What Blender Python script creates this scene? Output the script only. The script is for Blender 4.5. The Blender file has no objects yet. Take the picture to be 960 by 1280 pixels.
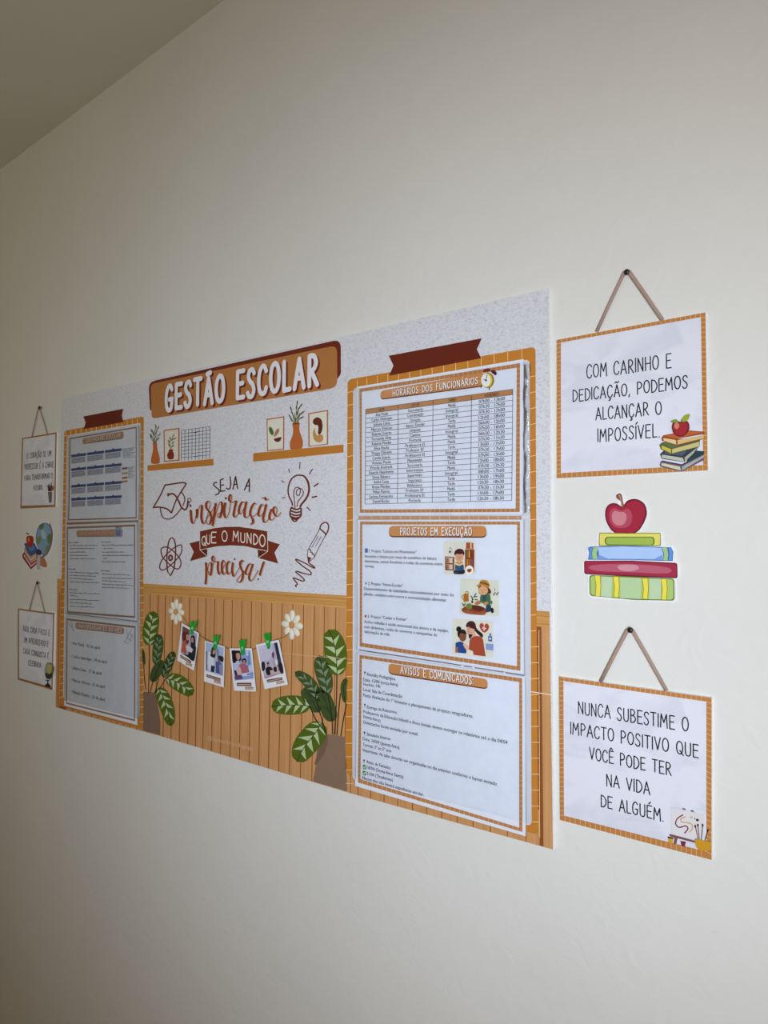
import bpy, bmesh, math, random
from mathutils import Vector, Matrix
from mathutils.geometry import tessellate_polygon
random.seed(7)
SC = bpy.context.scene
COL = SC.collection

# ------------------------------------------------------------------ camera
ROT = ((0.79129503, -0.00231882, 0.61143013),
       (-0.01968357, 0.99937789, 0.02926399),
       (-0.61111761, -0.03519158, 0.79075712))
EYE = Vector((0.0, -0.9, 1.5)); FOC = 880.0
def w_(v): return Vector((v[0], v[2], -v[1]))
cx_, cy_, cz_ = w_(ROT[0]), -w_(ROT[1]), -w_(ROT[2])
cam_d = bpy.data.cameras.new('camera'); cam = bpy.data.objects.new('camera', cam_d); COL.objects.link(cam)
cam_d.sensor_fit = 'VERTICAL'; cam_d.sensor_height = 36.0; cam_d.lens = FOC * 36.0 / 1280.0
cam_d.clip_start = 0.02
cam.matrix_world = Matrix(((cx_.x, cy_.x, cz_.x, EYE.x), (cx_.y, cy_.y, cz_.y, EYE.y), (cx_.z, cy_.z, cz_.z, EYE.z), (0, 0, 0, 1)))
SC.camera = cam
# ------------------------------------------------------------------ light
W = bpy.data.worlds.new('world'); SC.world = W; W.use_nodes = True
bg = W.node_tree.nodes['Background']; bg.inputs[0].default_value = (0.80, 0.88, 1.0, 1); bg.inputs[1].default_value = 0.2
def area(name, loc, target, sx, sy, power, color):
    d = bpy.data.lights.new(name, 'AREA'); d.shape = 'RECTANGLE'; d.size = sx; d.size_y = sy
    d.energy = power; d.color = color
    o = bpy.data.objects.new(name, d); COL.objects.link(o); o.location = loc
    o.rotation_euler = (Vector(target) - Vector(loc)).to_track_quat('-Z', 'Y').to_euler()
    return o
area('window_skylight', (0.6, -1.9, 1.4), (-0.55, 0, 1.38), 0.9, 0.7, 6.7, (0.652, 0.763, 0.925)).data.spread = math.radians(58)   # cool light of the sky through the window
area('window_ground_bounce', (0.5, -1.9, 1.1), (0.3, 0, 2.4), 0.9, 0.7, 7.9, (1.0, 0.83, 0.60))   # warm light thrown up from the ground outside
area('fill_left_warm', (-2.2, -1.8, 1.8), (-2.0, 0, 2.2), 1.0, 1.0, 3.9, (1.0, 0.98, 0.74))  # warm fill added to lift the left end of the wall, no real fitting
area('fill_overhead', (-0.3, -1.0, 2.4), (-0.3, -1.0, 0), 0.4, 0.4, 1.3, (1.0, 0.75, 0.45))  # weak warm fill added overhead, stands for no known fixture
SC.view_settings.view_transform = 'Standard'; SC.view_settings.look = 'None'
SC.view_settings.gamma = 1.0; SC.view_settings.use_curve_mapping = False
SC.view_settings.exposure = 0.0

# ------------------------------------------------------------------ helpers
def ray(px, py, lift=0.0):
    """the point of the wall plane (or of a sheet lying 'lift' in front of it) that the photo shows at this pixel"""
    a, b = (px - 480) / FOC, (py - 640) / FOC
    d = Vector((ROT[0][0]*a + ROT[1][0]*b + ROT[2][0], ROT[0][1]*a + ROT[1][1]*b + ROT[2][1], ROT[0][2]*a + ROT[1][2]*b + ROT[2][2]))
    d = w_(d); t = (-lift - EYE.y) / d.y
    return EYE + d * t
class Crop:
    def __init__(s, x, y, k): s.x, s.y, s.k = x, y, k
    def __call__(s, *pts): return [(s.x + p[0] / s.k, s.y + p[1] / s.k) for p in pts]
def lin(c):
    if isinstance(c, str):
        c = [int(c[i:i+2], 16) / 255 for i in (0, 2, 4)]
    return tuple((x / 12.92 if x <= 0.04045 else ((x + 0.055) / 1.055) ** 2.4) for x in c) + (1,)
MC = {}
def mat(hexc, rough=0.6, spec=0.3, key=None):
    k = (hexc, rough, spec)
    if k in MC: return MC[k]
    m = bpy.data.materials.new(key or 'print_' + hexc); m.use_nodes = True
    b = m.node_tree.nodes['Principled BSDF']
    b.inputs['Base Color'].default_value = lin(hexc); b.inputs['Roughness'].default_value = rough
    b.inputs['Specular IOR Level'].default_value = spec
    # slight procedural unevenness of the ink
    nt = m.node_tree; n = nt.nodes.new('ShaderNodeTexNoise'); n.inputs['Scale'].default_value = 60; n.inputs['Detail'].default_value = 2
    tc = nt.nodes.new('ShaderNodeTexCoord'); nt.links.new(tc.outputs['Object'], n.inputs['Vector'])
    hs = nt.nodes.new('ShaderNodeHueSaturation'); hs.inputs['Color'].default_value = lin(hexc)
    mr = nt.nodes.new('ShaderNodeMapRange'); mr.inputs['To Min'].default_value = 0.94; mr.inputs['To Max'].default_value = 1.06
    nt.links.new(n.outputs['Fac'], mr.inputs['Value']); nt.links.new(mr.outputs['Result'], hs.inputs['Value'])
    nt.links.new(hs.outputs['Color'], b.inputs['Base Color'])
    MC[k] = m; return m
def empty(name, label, cat, loc, group=None):
    o = bpy.data.objects.new(name, None); COL.objects.link(o); o.location = loc; o.empty_display_size = 0.02
    o['label'] = label; o['category'] = cat
    if group: o['group'] = group
    return o
def link_mesh(name, verts, faces, m, parent=None, idx=None, smooth=False):
    me = bpy.data.meshes.new(name)
    off = parent_loc(parent)
    me.from_pydata([tuple(Vector(v) - off) for v in verts], [], faces)
    for x in (m if isinstance(m, (list, tuple)) else [m]): me.materials.append(x)
    if idx: me.polygons.foreach_set('material_index', idx)
    if smooth: me.polygons.foreach_set('use_smooth', [True] * len(me.polygons))
    me.validate(); me.update()
    o = bpy.data.objects.new(name, me); COL.objects.link(o)
    if parent: o.parent = parent
    return o
def parent_loc(p):
    v = Vector((0, 0, 0))
    while p is not None: v += p.location; p = p.parent
    return v
def tris(pts):
    return tessellate_polygon([[Vector((p[0], p[1], 0)) for p in pts]])
def catmull(pts, closed=False, n=6):
    out = []; N = len(pts)
    if N < 3: return list(pts)
    rng = range(N if closed else N - 1)
    for i in rng:
        if closed: a, b, c, d = pts[(i-1) % N], pts[i], pts[(i+1) % N], pts[(i+2) % N]
        else: a, b, c, d = pts[max(i-1, 0)], pts[i], pts[i+1], pts[min(i+2, N-1)]
        for k in range(n):
            t = k / n
            out.append(tuple(0.5 * ((2*b[j]) + (c[j]-a[j])*t + (2*a[j]-5*b[j]+4*c[j]-d[j])*t*t + (3*b[j]-a[j]-3*c[j]+d[j])*t**3) for j in range(2)))
    if not closed: out.append(tuple(pts[-1][:2]))
    return out
def clean(pts):
    o = []
    for p in pts:
        if not o or math.hypot(p[0]-o[-1][0], p[1]-o[-1][1]) > 1e-4: o.append(p)
    return o
class Print:
    """flat printed shapes gathered into one part; shapes given in photo pixels on the plane 'lift'"""
    def __init__(s, lift): s.v = []; s.f = []; s.i = []; s.m = []; s.lift = lift; s.step = 0.00003
    def _mi(s, c):
        m = mat(c) if isinstance(c, str) else c
        if m not in s.m: s.m.append(m)
        return s.m.index(m)
    def raw(s, P, F, c):
        G_ = []
        for f in F:                      # every printed face looks out from the wall
            n = sum(P[f[i]].x*P[f[(i+1) % len(f)]].z - P[f[(i+1) % len(f)]].x*P[f[i]].z for i in range(len(f)))
            G_.append(tuple(f) if n > 0 else tuple(reversed(f)))
        F = G_
        k = len(s.v); s.v += P; s.f += [tuple(k + a for a in f) for f in F]; mi = s._mi(c); s.i += [mi] * len(F)
    def up(s): s.lift += s.step; return s
    def poly(s, pts, c, smooth=False, up=True):
        if smooth: pts = catmull(pts, True, 5)
        pts = clean(pts)
        s.raw([ray(p[0], p[1], s.lift) for p in pts], tris(pts), c)
        if up: s.up()
        return s
    def ell(s, cx, cy, rx, ry, c, rot=0, n=20, up=True):
        cr, sr = math.cos(rot), math.sin(rot)
        return s.poly([(cx + rx*math.cos(t)*cr - ry*math.sin(t)*sr, cy + rx*math.cos(t)*sr + ry*math.sin(t)*cr) for t in [2*math.pi*k/n for k in range(n)]], c, up=up)
    def ribbon(s, P, wd, c, closed=False, conv=None, up=True, cap=True):
        """P: 2D points, wd: width number or list, conv: maps 2D to world"""
        conv = conv or (lambda x, y: ray(x, y, s.lift))
        P = clean(P); N = len(P)
        if N < 2: return s
        if not isinstance(wd, list): wd = [wd] * N
        L, R = [], []
        for i in range(N):
            if closed: a, b = P[(i-1) % N], P[(i+1) % N]
            else: a, b = P[max(i-1, 0)], P[min(i+1, N-1)]
            dx, dy = b[0]-a[0], b[1]-a[1]; l = math.hypot(dx, dy) or 1e-9
            nx, ny = -dy/l, dx/l
            h = wd[min(i, len(wd)-1)] / 2
            # mitre widening at corners
            e = (P[i][0]-a[0], P[i][1]-a[1]); le = math.hypot(*e)
            if le > 1e-9 and 0 < i < N-1:
                cosv = abs((e[0]*-ny + e[1]*nx) / le) if False else abs((e[0]*dx + e[1]*dy) / (le*l))
                h = h / max(cosv, 0.55)
            L.append((P[i][0]+nx*h, P[i][1]+ny*h)); R.append((P[i][0]-nx*h, P[i][1]-ny*h))
        V = [conv(*p) for p in L] + [conv(*p) for p in R]
        F = [(i, i+1, N+i+1, N+i) for i in range(N-1)]
        if closed: F.append((N-1, 0, N, 2*N-1))
        if cap and not closed:
            for e, q in ((0, 1), (N-1, N-2)):
                dx, dy = P[e][0]-P[q][0], P[e][1]-P[q][1]; l = math.hypot(dx, dy) or 1e-9; dx /= l; dy /= l
                h = wd[min(e, len(wd)-1)] / 2; k = len(V)
                for t in (-60, -30, 0, 30, 60):
                    t = math.radians(t); V.append(conv(P[e][0] + h*(dx*math.cos(t) - dy*math.sin(t)), P[e][1] + h*(dx*math.sin(t) + dy*math.cos(t))))
                V.append(conv(P[e][0]-dy*h, P[e][1]+dx*h)); V.append(conv(P[e][0]+dy*h, P[e][1]-dx*h))
                F.append((k+6, k, k+1, k+2, k+3, k+4, k+5))
        s.raw(V, F, c)
        if up: s.up()
        return s
    def line(s, pts, wd, c, smooth=False, closed=False, up=False):
        if smooth: pts = catmull(pts, closed, 6)
        if closed and not smooth: pts = list(pts)
        if not smooth and len(pts) > 2:
            q = list(pts) + ([pts[0]] if closed else [])
            for a, b in zip(q, q[1:]): s.ribbon([a, b], wd, c, up=False); s.lift += .000008
            if up: s.up()
            return s
        return s.ribbon(pts, wd, c, closed, up=up)
    def nib(s, pts, w0, w1, c):
        """brush-script stroke: thick where the pen travels down"""
        P = clean(catmull(pts, False, 8)); wd = []
        for i in range(len(P)):
            a, b = P[max(i-2, 0)], P[min(i+2, len(P)-1)]
            l = math.hypot(b[0]-a[0], b[1]-a[1]) or 1
            wd.append(w0 + (w1-w0) * max(0, (b[1]-a[1]) / l) ** 1.5)
        s.ribbon(P, wd, c, up=False); s.lift += .000006; return s
    def build(s, name, parent, label=None):
        if not s.v: return None
        o = link_mesh(name, s.v, s.f, s.m, parent, s.i)
        if label: o['label'] = label
        return o
def rounded(q, r, n=5):
    """corner-rounded polygon of pixel corners q"""
    out = []; N = len(q)
    rr = r if isinstance(r, (list, tuple)) else [r]*N
    for i in range(N):
        a, b, c = q[i-1], q[i], q[(i+1) % N]; r_ = rr[i]
        if r_ <= 0: out.append(b); continue
        la, lc = math.hypot(a[0]-b[0], a[1]-b[1]), math.hypot(c[0]-b[0], c[1]-b[1])
        r1 = min(r_, la*0.49, lc*0.49)
        p = (b[0]+(a[0]-b[0])*r1/la, b[1]+(a[1]-b[1])*r1/la); t = (b[0]+(c[0]-b[0])*r1/lc, b[1]+(c[1]-b[1])*r1/lc)
        for k in range(n+1):
            u = k/n; out.append(((1-u)**2*p[0]+2*u*(1-u)*b[0]+u*u*t[0], (1-u)**2*p[1]+2*u*(1-u)*b[1]+u*u*t[1]))
    return out
def quad(q, u, v):
    """pixel of the point (u,v) of a rectangle in the wall plane with pixel corners TL,TR,BR,BL"""
    A = [ray(*p) for p in q]
    P = A[0]*(1-u)*(1-v) + A[1]*u*(1-v) + A[2]*u*v + A[3]*(1-u)*v
    d = P - EYE
    x = d.dot(cx_); y = -d.dot(cy_); z = -d.dot(cz_)
    return (480 + FOC*x/z, 640 + FOC*y/z)
def pix(P):
    d = P - EYE; x = d.dot(cx_); y = -d.dot(cy_); z = -d.dot(cz_)
    return (480 + FOC*x/z, 640 + FOC*y/z)
def slab(name, pts, back, front, m, parent=None, side=None):
    """solid board: outline in pixels at the front plane, real thickness front-back"""
    pts = clean(pts)
    F = [ray(p[0], p[1], front) for p in pts]; N = len(F)
    B = [Vector((p.x, -back, p.z)) for p in F]
    T = tris(pts)
    area_ = sum(F[i].x*F[(i+1) % N].z - F[(i+1) % N].x*F[i].z for i in range(N))
    faces = [tuple(t) for t in T]; idx = [0]*len(faces)
    faces += [tuple(N+a for a in reversed(t)) for t in T]; idx += [0]*len(T)
    for i in range(N):
        j = (i+1) % N
        faces.append((i, N+i, N+j, j)); idx.append(1 if side else 0)
    o = link_mesh(name, F + B, faces, [m, side] if side else m, parent, idx)
    bm = bmesh.new(); bm.from_mesh(o.data); bmesh.ops.recalc_face_normals(bm, faces=bm.faces); bm.to_mesh(o.data); bm.free()
    return o
# ---- sans lettering
def glyphs(txt, res=2):
    c = bpy.data.curves.new('t', 'FONT'); c.body = txt; c.resolution_u = res
    o = bpy.data.objects.new('t', c); COL.objects.link(o)
    dg = bpy.context.evaluated_depsgraph_get(); me = o.evaluated_get(dg).to_mesh()
    V = [(v.co.x, v.co.y) for v in me.vertices]; F = [tuple(p.vertices) for p in me.polygons]
    o.evaluated_get(dg).to_mesh_clear(); bpy.data.objects.remove(o); bpy.data.curves.remove(c)
    return V, F
def sans(pr, txt, p0, p1, h, c, maxw=None, bold=0):
    """text on the wall: baseline from pixel p0 to pixel p1, capital height h pixels"""
    V, F = glyphs(txt)
    if not V: return
    x0 = min(v[0] for v in V); x1 = max(v[0] for v in V)
    A, B = ray(p0[0], p0[1], pr.lift), ray(p1[0], p1[1], pr.lift)
    H = (ray(p0[0], p0[1]-h, pr.lift) - A).length
    ex = (B - A) / (x1 - x0); ez = Vector((0, 0, H / 0.72))
    P = [A + ex*(v[0]-x0) + ez*v[1] for v in V]
    pr.raw(P, F, c)
    if bold:
        d = Vector((bold, 0, 0)); pr.raw([p + d + Vector((0, -0.00002, 0)) for p in P], F, c)
# ---- narrow hand-lettered capitals: strokes in a box of height 1, curved strokes marked 's'
G = {
'A': (.50, [[(0,0),(.25,1),(.50,0)], [(.09,.34),(.42,.34)]]),
'B': (.44, [[(.03,0),(.03,1)], ('s',[(.03,1),(.26,.98),(.36,.78),(.24,.56),(.03,.54)]), ('s',[(.03,.54),(.30,.50),(.44,.26),(.28,.02),(.03,0)])]),
'C': (.44, [('s',[(.44,.82),(.34,.98),(.20,1),(.06,.82),(0,.5),(.05,.15),(.20,0),(.36,.04),(.44,.2)])]),
'D': (.46, [[(.03,0),(.03,1)], ('s',[(.03,1),(.26,.93),(.45,.65),(.45,.33),(.26,.05),(.03,0)])]),
'E': (.40, [[(.40,1),(.02,1),(.02,0),(.40,.0)], [(.02,.52),(.34,.54)]]),
'F': (.38, [[(.38,1),(.02,1),(.02,0)], [(.02,.52),(.32,.54)]]),
'G': (.46, [('s',[(.42,.84),(.32,.98),(.18,.98),(.05,.78),(0,.45),(.06,.12),(.22,0),(.38,.08),(.44,.42)]), [(.24,.44),(.45,.44)]]),
'H': (.46, [[(.02,0),(.02,1)], [(.44,0),(.44,1)], [(.02,.5),(.44,.52)]]),
'I': (.04, [[(.02,0),(.02,1)]]),
'J': (.36, [('s',[(.34,1),(.34,.3),(.28,.06),(.14,0),(0,.14)])]),
'L': (.34, [[(.02,1),(.02,0),(.34,.02)]]),
'M': (.58, [[(0,0),(.06,1),(.28,.38),(.50,1),(.56,0)]]),
'N': (.46, [[(.02,0),(.02,1),(.43,0),(.43,1)]]),
'O': (.48, [('c',[(.24,1),(.07,.86),(0,.5),(.07,.14),(.24,0),(.41,.14),(.48,.5),(.41,.86)])]),
'P': (.42, [[(.03,0),(.03,1)], ('s',[(.03,1),(.26,.98),(.40,.74),(.28,.50),(.03,.44)])]),
'Q': (.50, [('c',[(.24,1),(.07,.86),(0,.5),(.07,.14),(.24,0),(.41,.14),(.48,.5),(.41,.86)]), [(.26,.28),(.52,-.06)]]),
'R': (.44, [[(.03,0),(.03,1)], ('s',[(.03,1),(.26,.98),(.38,.76),(.26,.54),(.03,.48)]), [(.14,.48),(.44,0)]]),
'S': (.40, [('s',[(.38,.86),(.28,1),(.10,.96),(.04,.76),(.14,.58),(.30,.44),(.37,.22),(.26,.02),(.10,.02),(0,.16)])]),
'T': (.44, [[(0,1),(.44,1)], [(.22,1),(.22,0)]]),
'U': (.44, [('s',[(.02,1),(.02,.3),(.08,.06),(.22,0),(.36,.06),(.42,.3),(.42,1)])]),
'V': (.46, [[(0,1),(.23,0),(.46,1)]]),
'X': (.44, [[(0,0),(.44,1)], [(0,1),(.44,0)]]),
'Z': (.42, [[(0,1),(.40,1),(0,0),(.42,0)]]),
'.': (.05, [[(.02,0),(.03,.02)]]), ',': (.10, [[(.08,.06),(.0,-.16)]]), ':': (.05, [[(.02,.1),(.02,.13)], [(.02,.6),(.02,.63)]]),
' ': (.30, []), '!': (.05, [[(.03,1),(.03,.3)], [(.03,0),(.03,.02)]]), '-': (.3, [[(0,.45),(.3,.45)]]),
}
ACC = {'Á': 'A', 'Ã': 'A', 'Ç': 'C', 'É': 'E', 'Ê': 'E', 'Í': 'I', 'Ó': 'O'}
def hand(pr, txt, p0, p1, h, c, wd, off=(0, 0), fat=0.0, gap=0.2, slant=0.0):
    A, B = ray(p0[0]+off[0], p0[1]+off[1], pr.lift), ray(p1[0]+off[0], p1[1]+off[1], pr.lift)
    H = (ray(p0[0], p0[1]-h, pr.lift) - ray(p0[0], p0[1], pr.lift)).length
    x = 0; items = []
    for ch in txt:
        b = ACC.get(ch, ch); w, st = G[b]
        items.append((ch, b, x, w, st)); x += w + gap
    tot = x - gap
    ex = (B - A) / tot; ez = Vector((0, 0, H)); sx = ex.length; sz = H
    lf = [0.0]; exn = ex.normalized()
    def cv(u, v): return A + exn*u + Vector((0, -lf[0], v))
    rnd = random.Random(len(txt)*7 + ord(txt[0]))
    for ch, b, x, w, st in items:
        j = rnd.uniform(-.03, .03); k = rnd.uniform(-.02, .03)
        def tr(p): return ((x + p[0] + slant*p[1])*sx, (p[1]*(1+k) + j)*sz)
        strokes = list(st)
        if ch in 'Ã': strokes.append([(.16,1.17),(.36,1.2)] if fat else ('s', [(.08,1.16),(.18,1.26),(.30,1.16),(.42,1.26)]))
        if False: strokes.append(('s', [(.08,1.16),(.18,1.26),(.30,1.16),(.42,1.26)]))
        if ch in 'ÁÉÍÓ': strokes.append([(w*.4,1.14),(w*.4+.14,1.3)])
        if ch == 'Ê': strokes.append([(.08,1.12),(.2,1.26),(.32,1.12)])
        if ch == 'Ç': strokes.append(('s', [(.22,0),(.20,-.1),(.28,-.16),(.2,-.26),(.12,-.24)]))
        for s_ in strokes:
            lf[0] += .000008
            if lf[0] > .0002: lf[0] = 0
            if s_[0] == 's': pr.ribbon([tr(p) for p in catmull(s_[1], False, 5)], wd, c, conv=cv, up=False)
            elif s_[0] == 'c': pr.ribbon([tr(p) for p in catmull(s_[1], True, 4)], wd, c, closed=True, conv=cv, up=False)
            else:
                q = [tr(p) for p in s_]
                for a_, b_ in zip(q, q[1:]): pr.ribbon([a_, b_], wd, c, conv=cv, up=False); lf[0] += .000008
    return pr
def scribble(pr, p0, p1, h, c, wd, seed=0):
    """run of illegible small print: words of short up-and-down marks"""
    r = random.Random(seed); L = math.hypot(p1[0]-p0[0], p1[1]-p0[1]); x = 0; k = 0
    while x < L:
        wl = min(r.uniform(3, 8) * h * .55, L - x)
        n = max(2, int(wl / (h*.33)))
        P = []
        for i in range(n):
            t = (x + wl*i/(n-1)) / L
            up = h * (r.choice((.55, .6, .6, 1)) if i % 2 else 0.02)
            P.append((p0[0]+(p1[0]-p0[0])*t, p0[1]+(p1[1]-p0[1])*t - up))
        pr.ribbon(P, wd, c, up=False, cap=False); x += wl + h*.5
def tube(name, pts, r, m, parent=None, flat=1.0, seg=8):
    V = []; F = []
    for i, p in enumerate(pts):
        a, b = pts[max(i-1, 0)], pts[min(i+1, len(pts)-1)]
        t = (b - a).normalized(); n = t.cross(Vector((0, 1, 0))); n = n.normalized() if n.length > 1e-6 else Vector((1, 0, 0)); m2 = t.cross(n).normalized()
        for k in range(seg):
            an = 2*math.pi*k/seg; V.append(p + n*(r*math.cos(an)) + m2*(r*flat*math.sin(an)))
    for i in range(len(pts)-1):
        for k in range(seg):
            F.append((i*seg+k, i*seg+(k+1) % seg, (i+1)*seg+(k+1) % seg, (i+1)*seg+k))
    F.append(tuple(range(seg-1, -1, -1))); F.append(tuple((len(pts)-1)*seg+k for k in range(seg)))
    return link_mesh(name, V, F, m, parent, smooth=True)

# ------------------------------------------------------------------ materials of the room
def wall_mat(name, base, bump=0.25, marks=True):
    m = bpy.data.materials.new(name); m.use_nodes = True; nt = m.node_tree; b = nt.nodes['Principled BSDF']
    b.inputs['Roughness'].default_value = 0.62; b.inputs['Specular IOR Level'].default_value = 0.25
    tc = nt.nodes.new('ShaderNodeTexCoord')
    n1 = nt.nodes.new('ShaderNodeTexNoise'); n1.inputs['Scale'].default_value = 3.0; n1.inputs['Detail'].default_value = 6
    n2 = nt.nodes.new('ShaderNodeTexNoise'); n2.inputs['Scale'].default_value = 55; n2.inputs['Detail'].default_value = 4
    n3 = nt.nodes.new('ShaderNodeTexNoise'); n3.inputs['Scale'].default_value = 26; n3.inputs['Detail'].default_value = 8; n3.inputs['Distortion'].default_value = 1.5
    for n in (n1, n2, n3): nt.links.new(tc.outputs['Object'], n.inputs['Vector'])
    cr = nt.nodes.new('ShaderNodeValToRGB'); cr.color_ramp.elements[0].position = 0.35; cr.color_ramp.elements[1].position = 0.65
    c0 = lin(base); cr.color_ramp.elements[0].color = tuple(x*0.965 for x in c0[:3]) + (1,); cr.color_ramp.elements[1].color = c0
    nt.links.new(n1.outputs['Fac'], cr.inputs['Fac'])
    last = cr.outputs['Color']
    if marks:   # faint scuffs and patched chips in the paint
        r3 = nt.nodes.new('ShaderNodeValToRGB'); r3.color_ramp.elements[0].position = 0.72; r3.color_ramp.elements[1].position = 0.80
        r3.color_ramp.elements[0].color = (0, 0, 0, 1); r3.color_ramp.elements[1].color = (1, 1, 1, 1)
        nt.links.new(n3.outputs['Fac'], r3.inputs['Fac'])
        mx = nt.nodes.new('ShaderNodeMix'); mx.data_type = 'RGBA'; mx.inputs['B'].default_value = tuple(x*0.9 for x in c0[:3]) + (1,)
        nt.links.new(r3.outputs['Color'], mx.inputs['Factor']); nt.links.new(last, mx.inputs['A']); last = mx.outputs['Result']
    nt.links.new(last, b.inputs['Base Color'])
    ad = nt.nodes.new('ShaderNodeMath'); ad.operation = 'MULTIPLY_ADD'; ad.inputs[1].default_value = 0.35
    nt.links.new(n2.outputs['Fac'], ad.inputs[0]); nt.links.new(n3.outputs['Fac'], ad.inputs[2])
    bp = nt.nodes.new('ShaderNodeBump'); bp.inputs['Strength'].default_value = bump; bp.inputs['Distance'].default_value = 0.004
    nt.links.new(ad.outputs[0], bp.inputs['Height']); nt.links.new(bp.outputs['Normal'], b.inputs['Normal'])
    return m
M_wall = wall_mat('wall_paint', 'DCD9D2')
M_ceil = wall_mat('ceiling_paint', 'DBD8D0', 0.1, False)
def floor_mat():
    m = bpy.data.materials.new('floor_tile'); m.use_nodes = True; nt = m.node_tree; b = nt.nodes['Principled BSDF']
    b.inputs['Roughness'].default_value = 0.35
    t = nt.nodes.new('ShaderNodeTexBrick'); t.offset = 0; t.inputs['Scale'].default_value = 1; t.inputs['Brick Width'].default_value = 0.45; t.inputs['Row Height'].default_value = 0.45
    t.inputs['Mortar Size'].default_value = 0.004; t.inputs['Color1'].default_value = lin('B08A60'); t.inputs['Color2'].default_value = lin('AB865E'); t.inputs['Mortar'].default_value = lin('88827A')
    tc = nt.nodes.new('ShaderNodeTexCoord'); nt.links.new(tc.outputs['Object'], t.inputs['Vector']); nt.links.new(t.outputs['Color'], b.inputs['Base Color'])
    return m
def box(name, lo, hi, m, kind='structure'):
    x0, y0, z0 = lo; x1, y1, z1 = hi
    V = [(x0,y0,z0),(x1,y0,z0),(x1,y1,z0),(x0,y1,z0),(x0,y0,z1),(x1,y0,z1),(x1,y1,z1),(x0,y1,z1)]
    F = [(0,3,2,1),(4,5,6,7),(0,1,5,4),(1,2,6,5),(2,3,7,6),(3,0,4,7)]
    o = link_mesh(name, V, F, m)
    if kind: o['kind'] = kind
    return o
XL, XR, YF = -3.6, 1.7, -2.12
box('wall_back', (XL-.1, 0, 0), (XR+.1, 0.12, 2.75), M_wall)
box('wall_left', (XL-.1, YF, 0), (XL, 0, 2.75), M_wall)
box('wall_right', (XR, YF, 0), (XR+.1, 0, 2.75), M_wall)
box('floor', (XL-.1, YF-.1, -.08), (XR+.1, .12, 0), floor_mat())
# ceiling, very slightly out of level as in the photo
def cz(x): return 2.556 + (x + 2.10) * 0.0305
V = [(XL, YF, cz(XL)), (XR, YF, cz(XR)), (XR, 0, cz(XR)), (XL, 0, cz(XL)), (XL, YF, 2.9), (XR, YF, 2.9), (XR, 0, 2.9), (XL, 0, 2.9)]
o = link_mesh('ceiling', V, [(0,3,2,1),(4,5,6,7),(0,1,5,4),(1,2,6,5),(2,3,7,6),(3,0,4,7)], M_ceil); o['kind'] = 'structure'
# wall behind the photographer with the window the daylight comes through
wx0, wx1, wz0, wz1 = 0.0, 1.2, 0.7, 1.8
def wallf(name, m):
    V = []; F = []
    for (a, b, c, d) in ((XL-.1, wx0, 0, 2.75), (wx1, XR+.1, 0, 2.75), (wx0, wx1, 0, wz0), (wx0, wx1, wz1, 2.75)):
        k = len(V); V += [(a,YF-.1,c),(b,YF-.1,c),(b,YF,c),(a,YF,c),(a,YF-.1,d),(b,YF-.1,d),(b,YF,d),(a,YF,d)]
        F += [tuple(k+i for i in f) for f in ((0,3,2,1),(4,5,6,7),(0,1,5,4),(1,2,6,5),(2,3,7,6),(3,0,4,7))]
    o = link_mesh(name, V, F, m); o['kind'] = 'structure'
wallf('wall_front', M_wall)
def winframe():
    m = mat('E8E8E4', 0.4, 0.4, 'window_paint'); V = []; F = []
    t = .04
    for (a, b, c, d) in ((wx0, wx0+t, wz0, wz1), (wx1-t, wx1, wz0, wz1), (wx0, wx1, wz0, wz0+t), (wx0, wx1, wz1-t, wz1), ((wx0+wx1)/2-t/2, (wx0+wx1)/2+t/2, wz0, wz1)):
        k = len(V); V += [(a,YF-.07,c),(b,YF-.07,c),(b,YF-.03,c),(a,YF-.03,c),(a,YF-.07,d),(b,YF-.07,d),(b,YF-.03,d),(a,YF-.03,d)]
        F += [tuple(k+i for i in f) for f in ((0,3,2,1),(4,5,6,7),(0,1,5,4),(1,2,6,5),(2,3,7,6),(3,0,4,7))]
    o = link_mesh('window_1', V, F, m); o['kind'] = 'structure'
winframe()
#@@BANNER
# ------------------------------------------------------------------ printed board
def paper_relief(name, base, dark, scale, amt):
    m = bpy.data.materials.new(name); m.use_nodes = True; nt = m.node_tree; b = nt.nodes['Principled BSDF']
    b.inputs['Roughness'].default_value = 0.5; b.inputs['Specular IOR Level'].default_value = 0.3
    tc = nt.nodes.new('ShaderNodeTexCoord'); mp = nt.nodes.new('ShaderNodeMapping'); mp.inputs['Scale'].default_value = (1, 1, 1.9); mp.inputs['Rotation'].default_value = (0, 0.5, 0)
    n = nt.nodes.new('ShaderNodeTexNoise'); n.inputs['Scale'].default_value = scale; n.inputs['Detail'].default_value = 3; n.inputs['Distortion'].default_value = 1.2
    cr = nt.nodes.new('ShaderNodeValToRGB'); cr.color_ramp.elements[0].position = 0.36; cr.color_ramp.elements[1].position = 0.52
    cr.color_ramp.elements[0].color = lin(dark); cr.color_ramp.elements[1].color = lin(base)
    nt.links.new(tc.outputs['Object'], mp.inputs['Vector']); nt.links.new(mp.outputs['Vector'], n.inputs['Vector'])
    nt.links.new(n.outputs['Fac'], cr.inputs['Fac']); nt.links.new(cr.outputs['Color'], b.inputs['Base Color'])
    bp = nt.nodes.new('ShaderNodeBump'); bp.inputs['Strength'].default_value = amt; bp.inputs['Distance'].default_value = 0.001
    nt.links.new(n.outputs['Fac'], bp.inputs['Height']); nt.links.new(bp.outputs['Normal'], b.inputs['Normal'])
    return m
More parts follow.
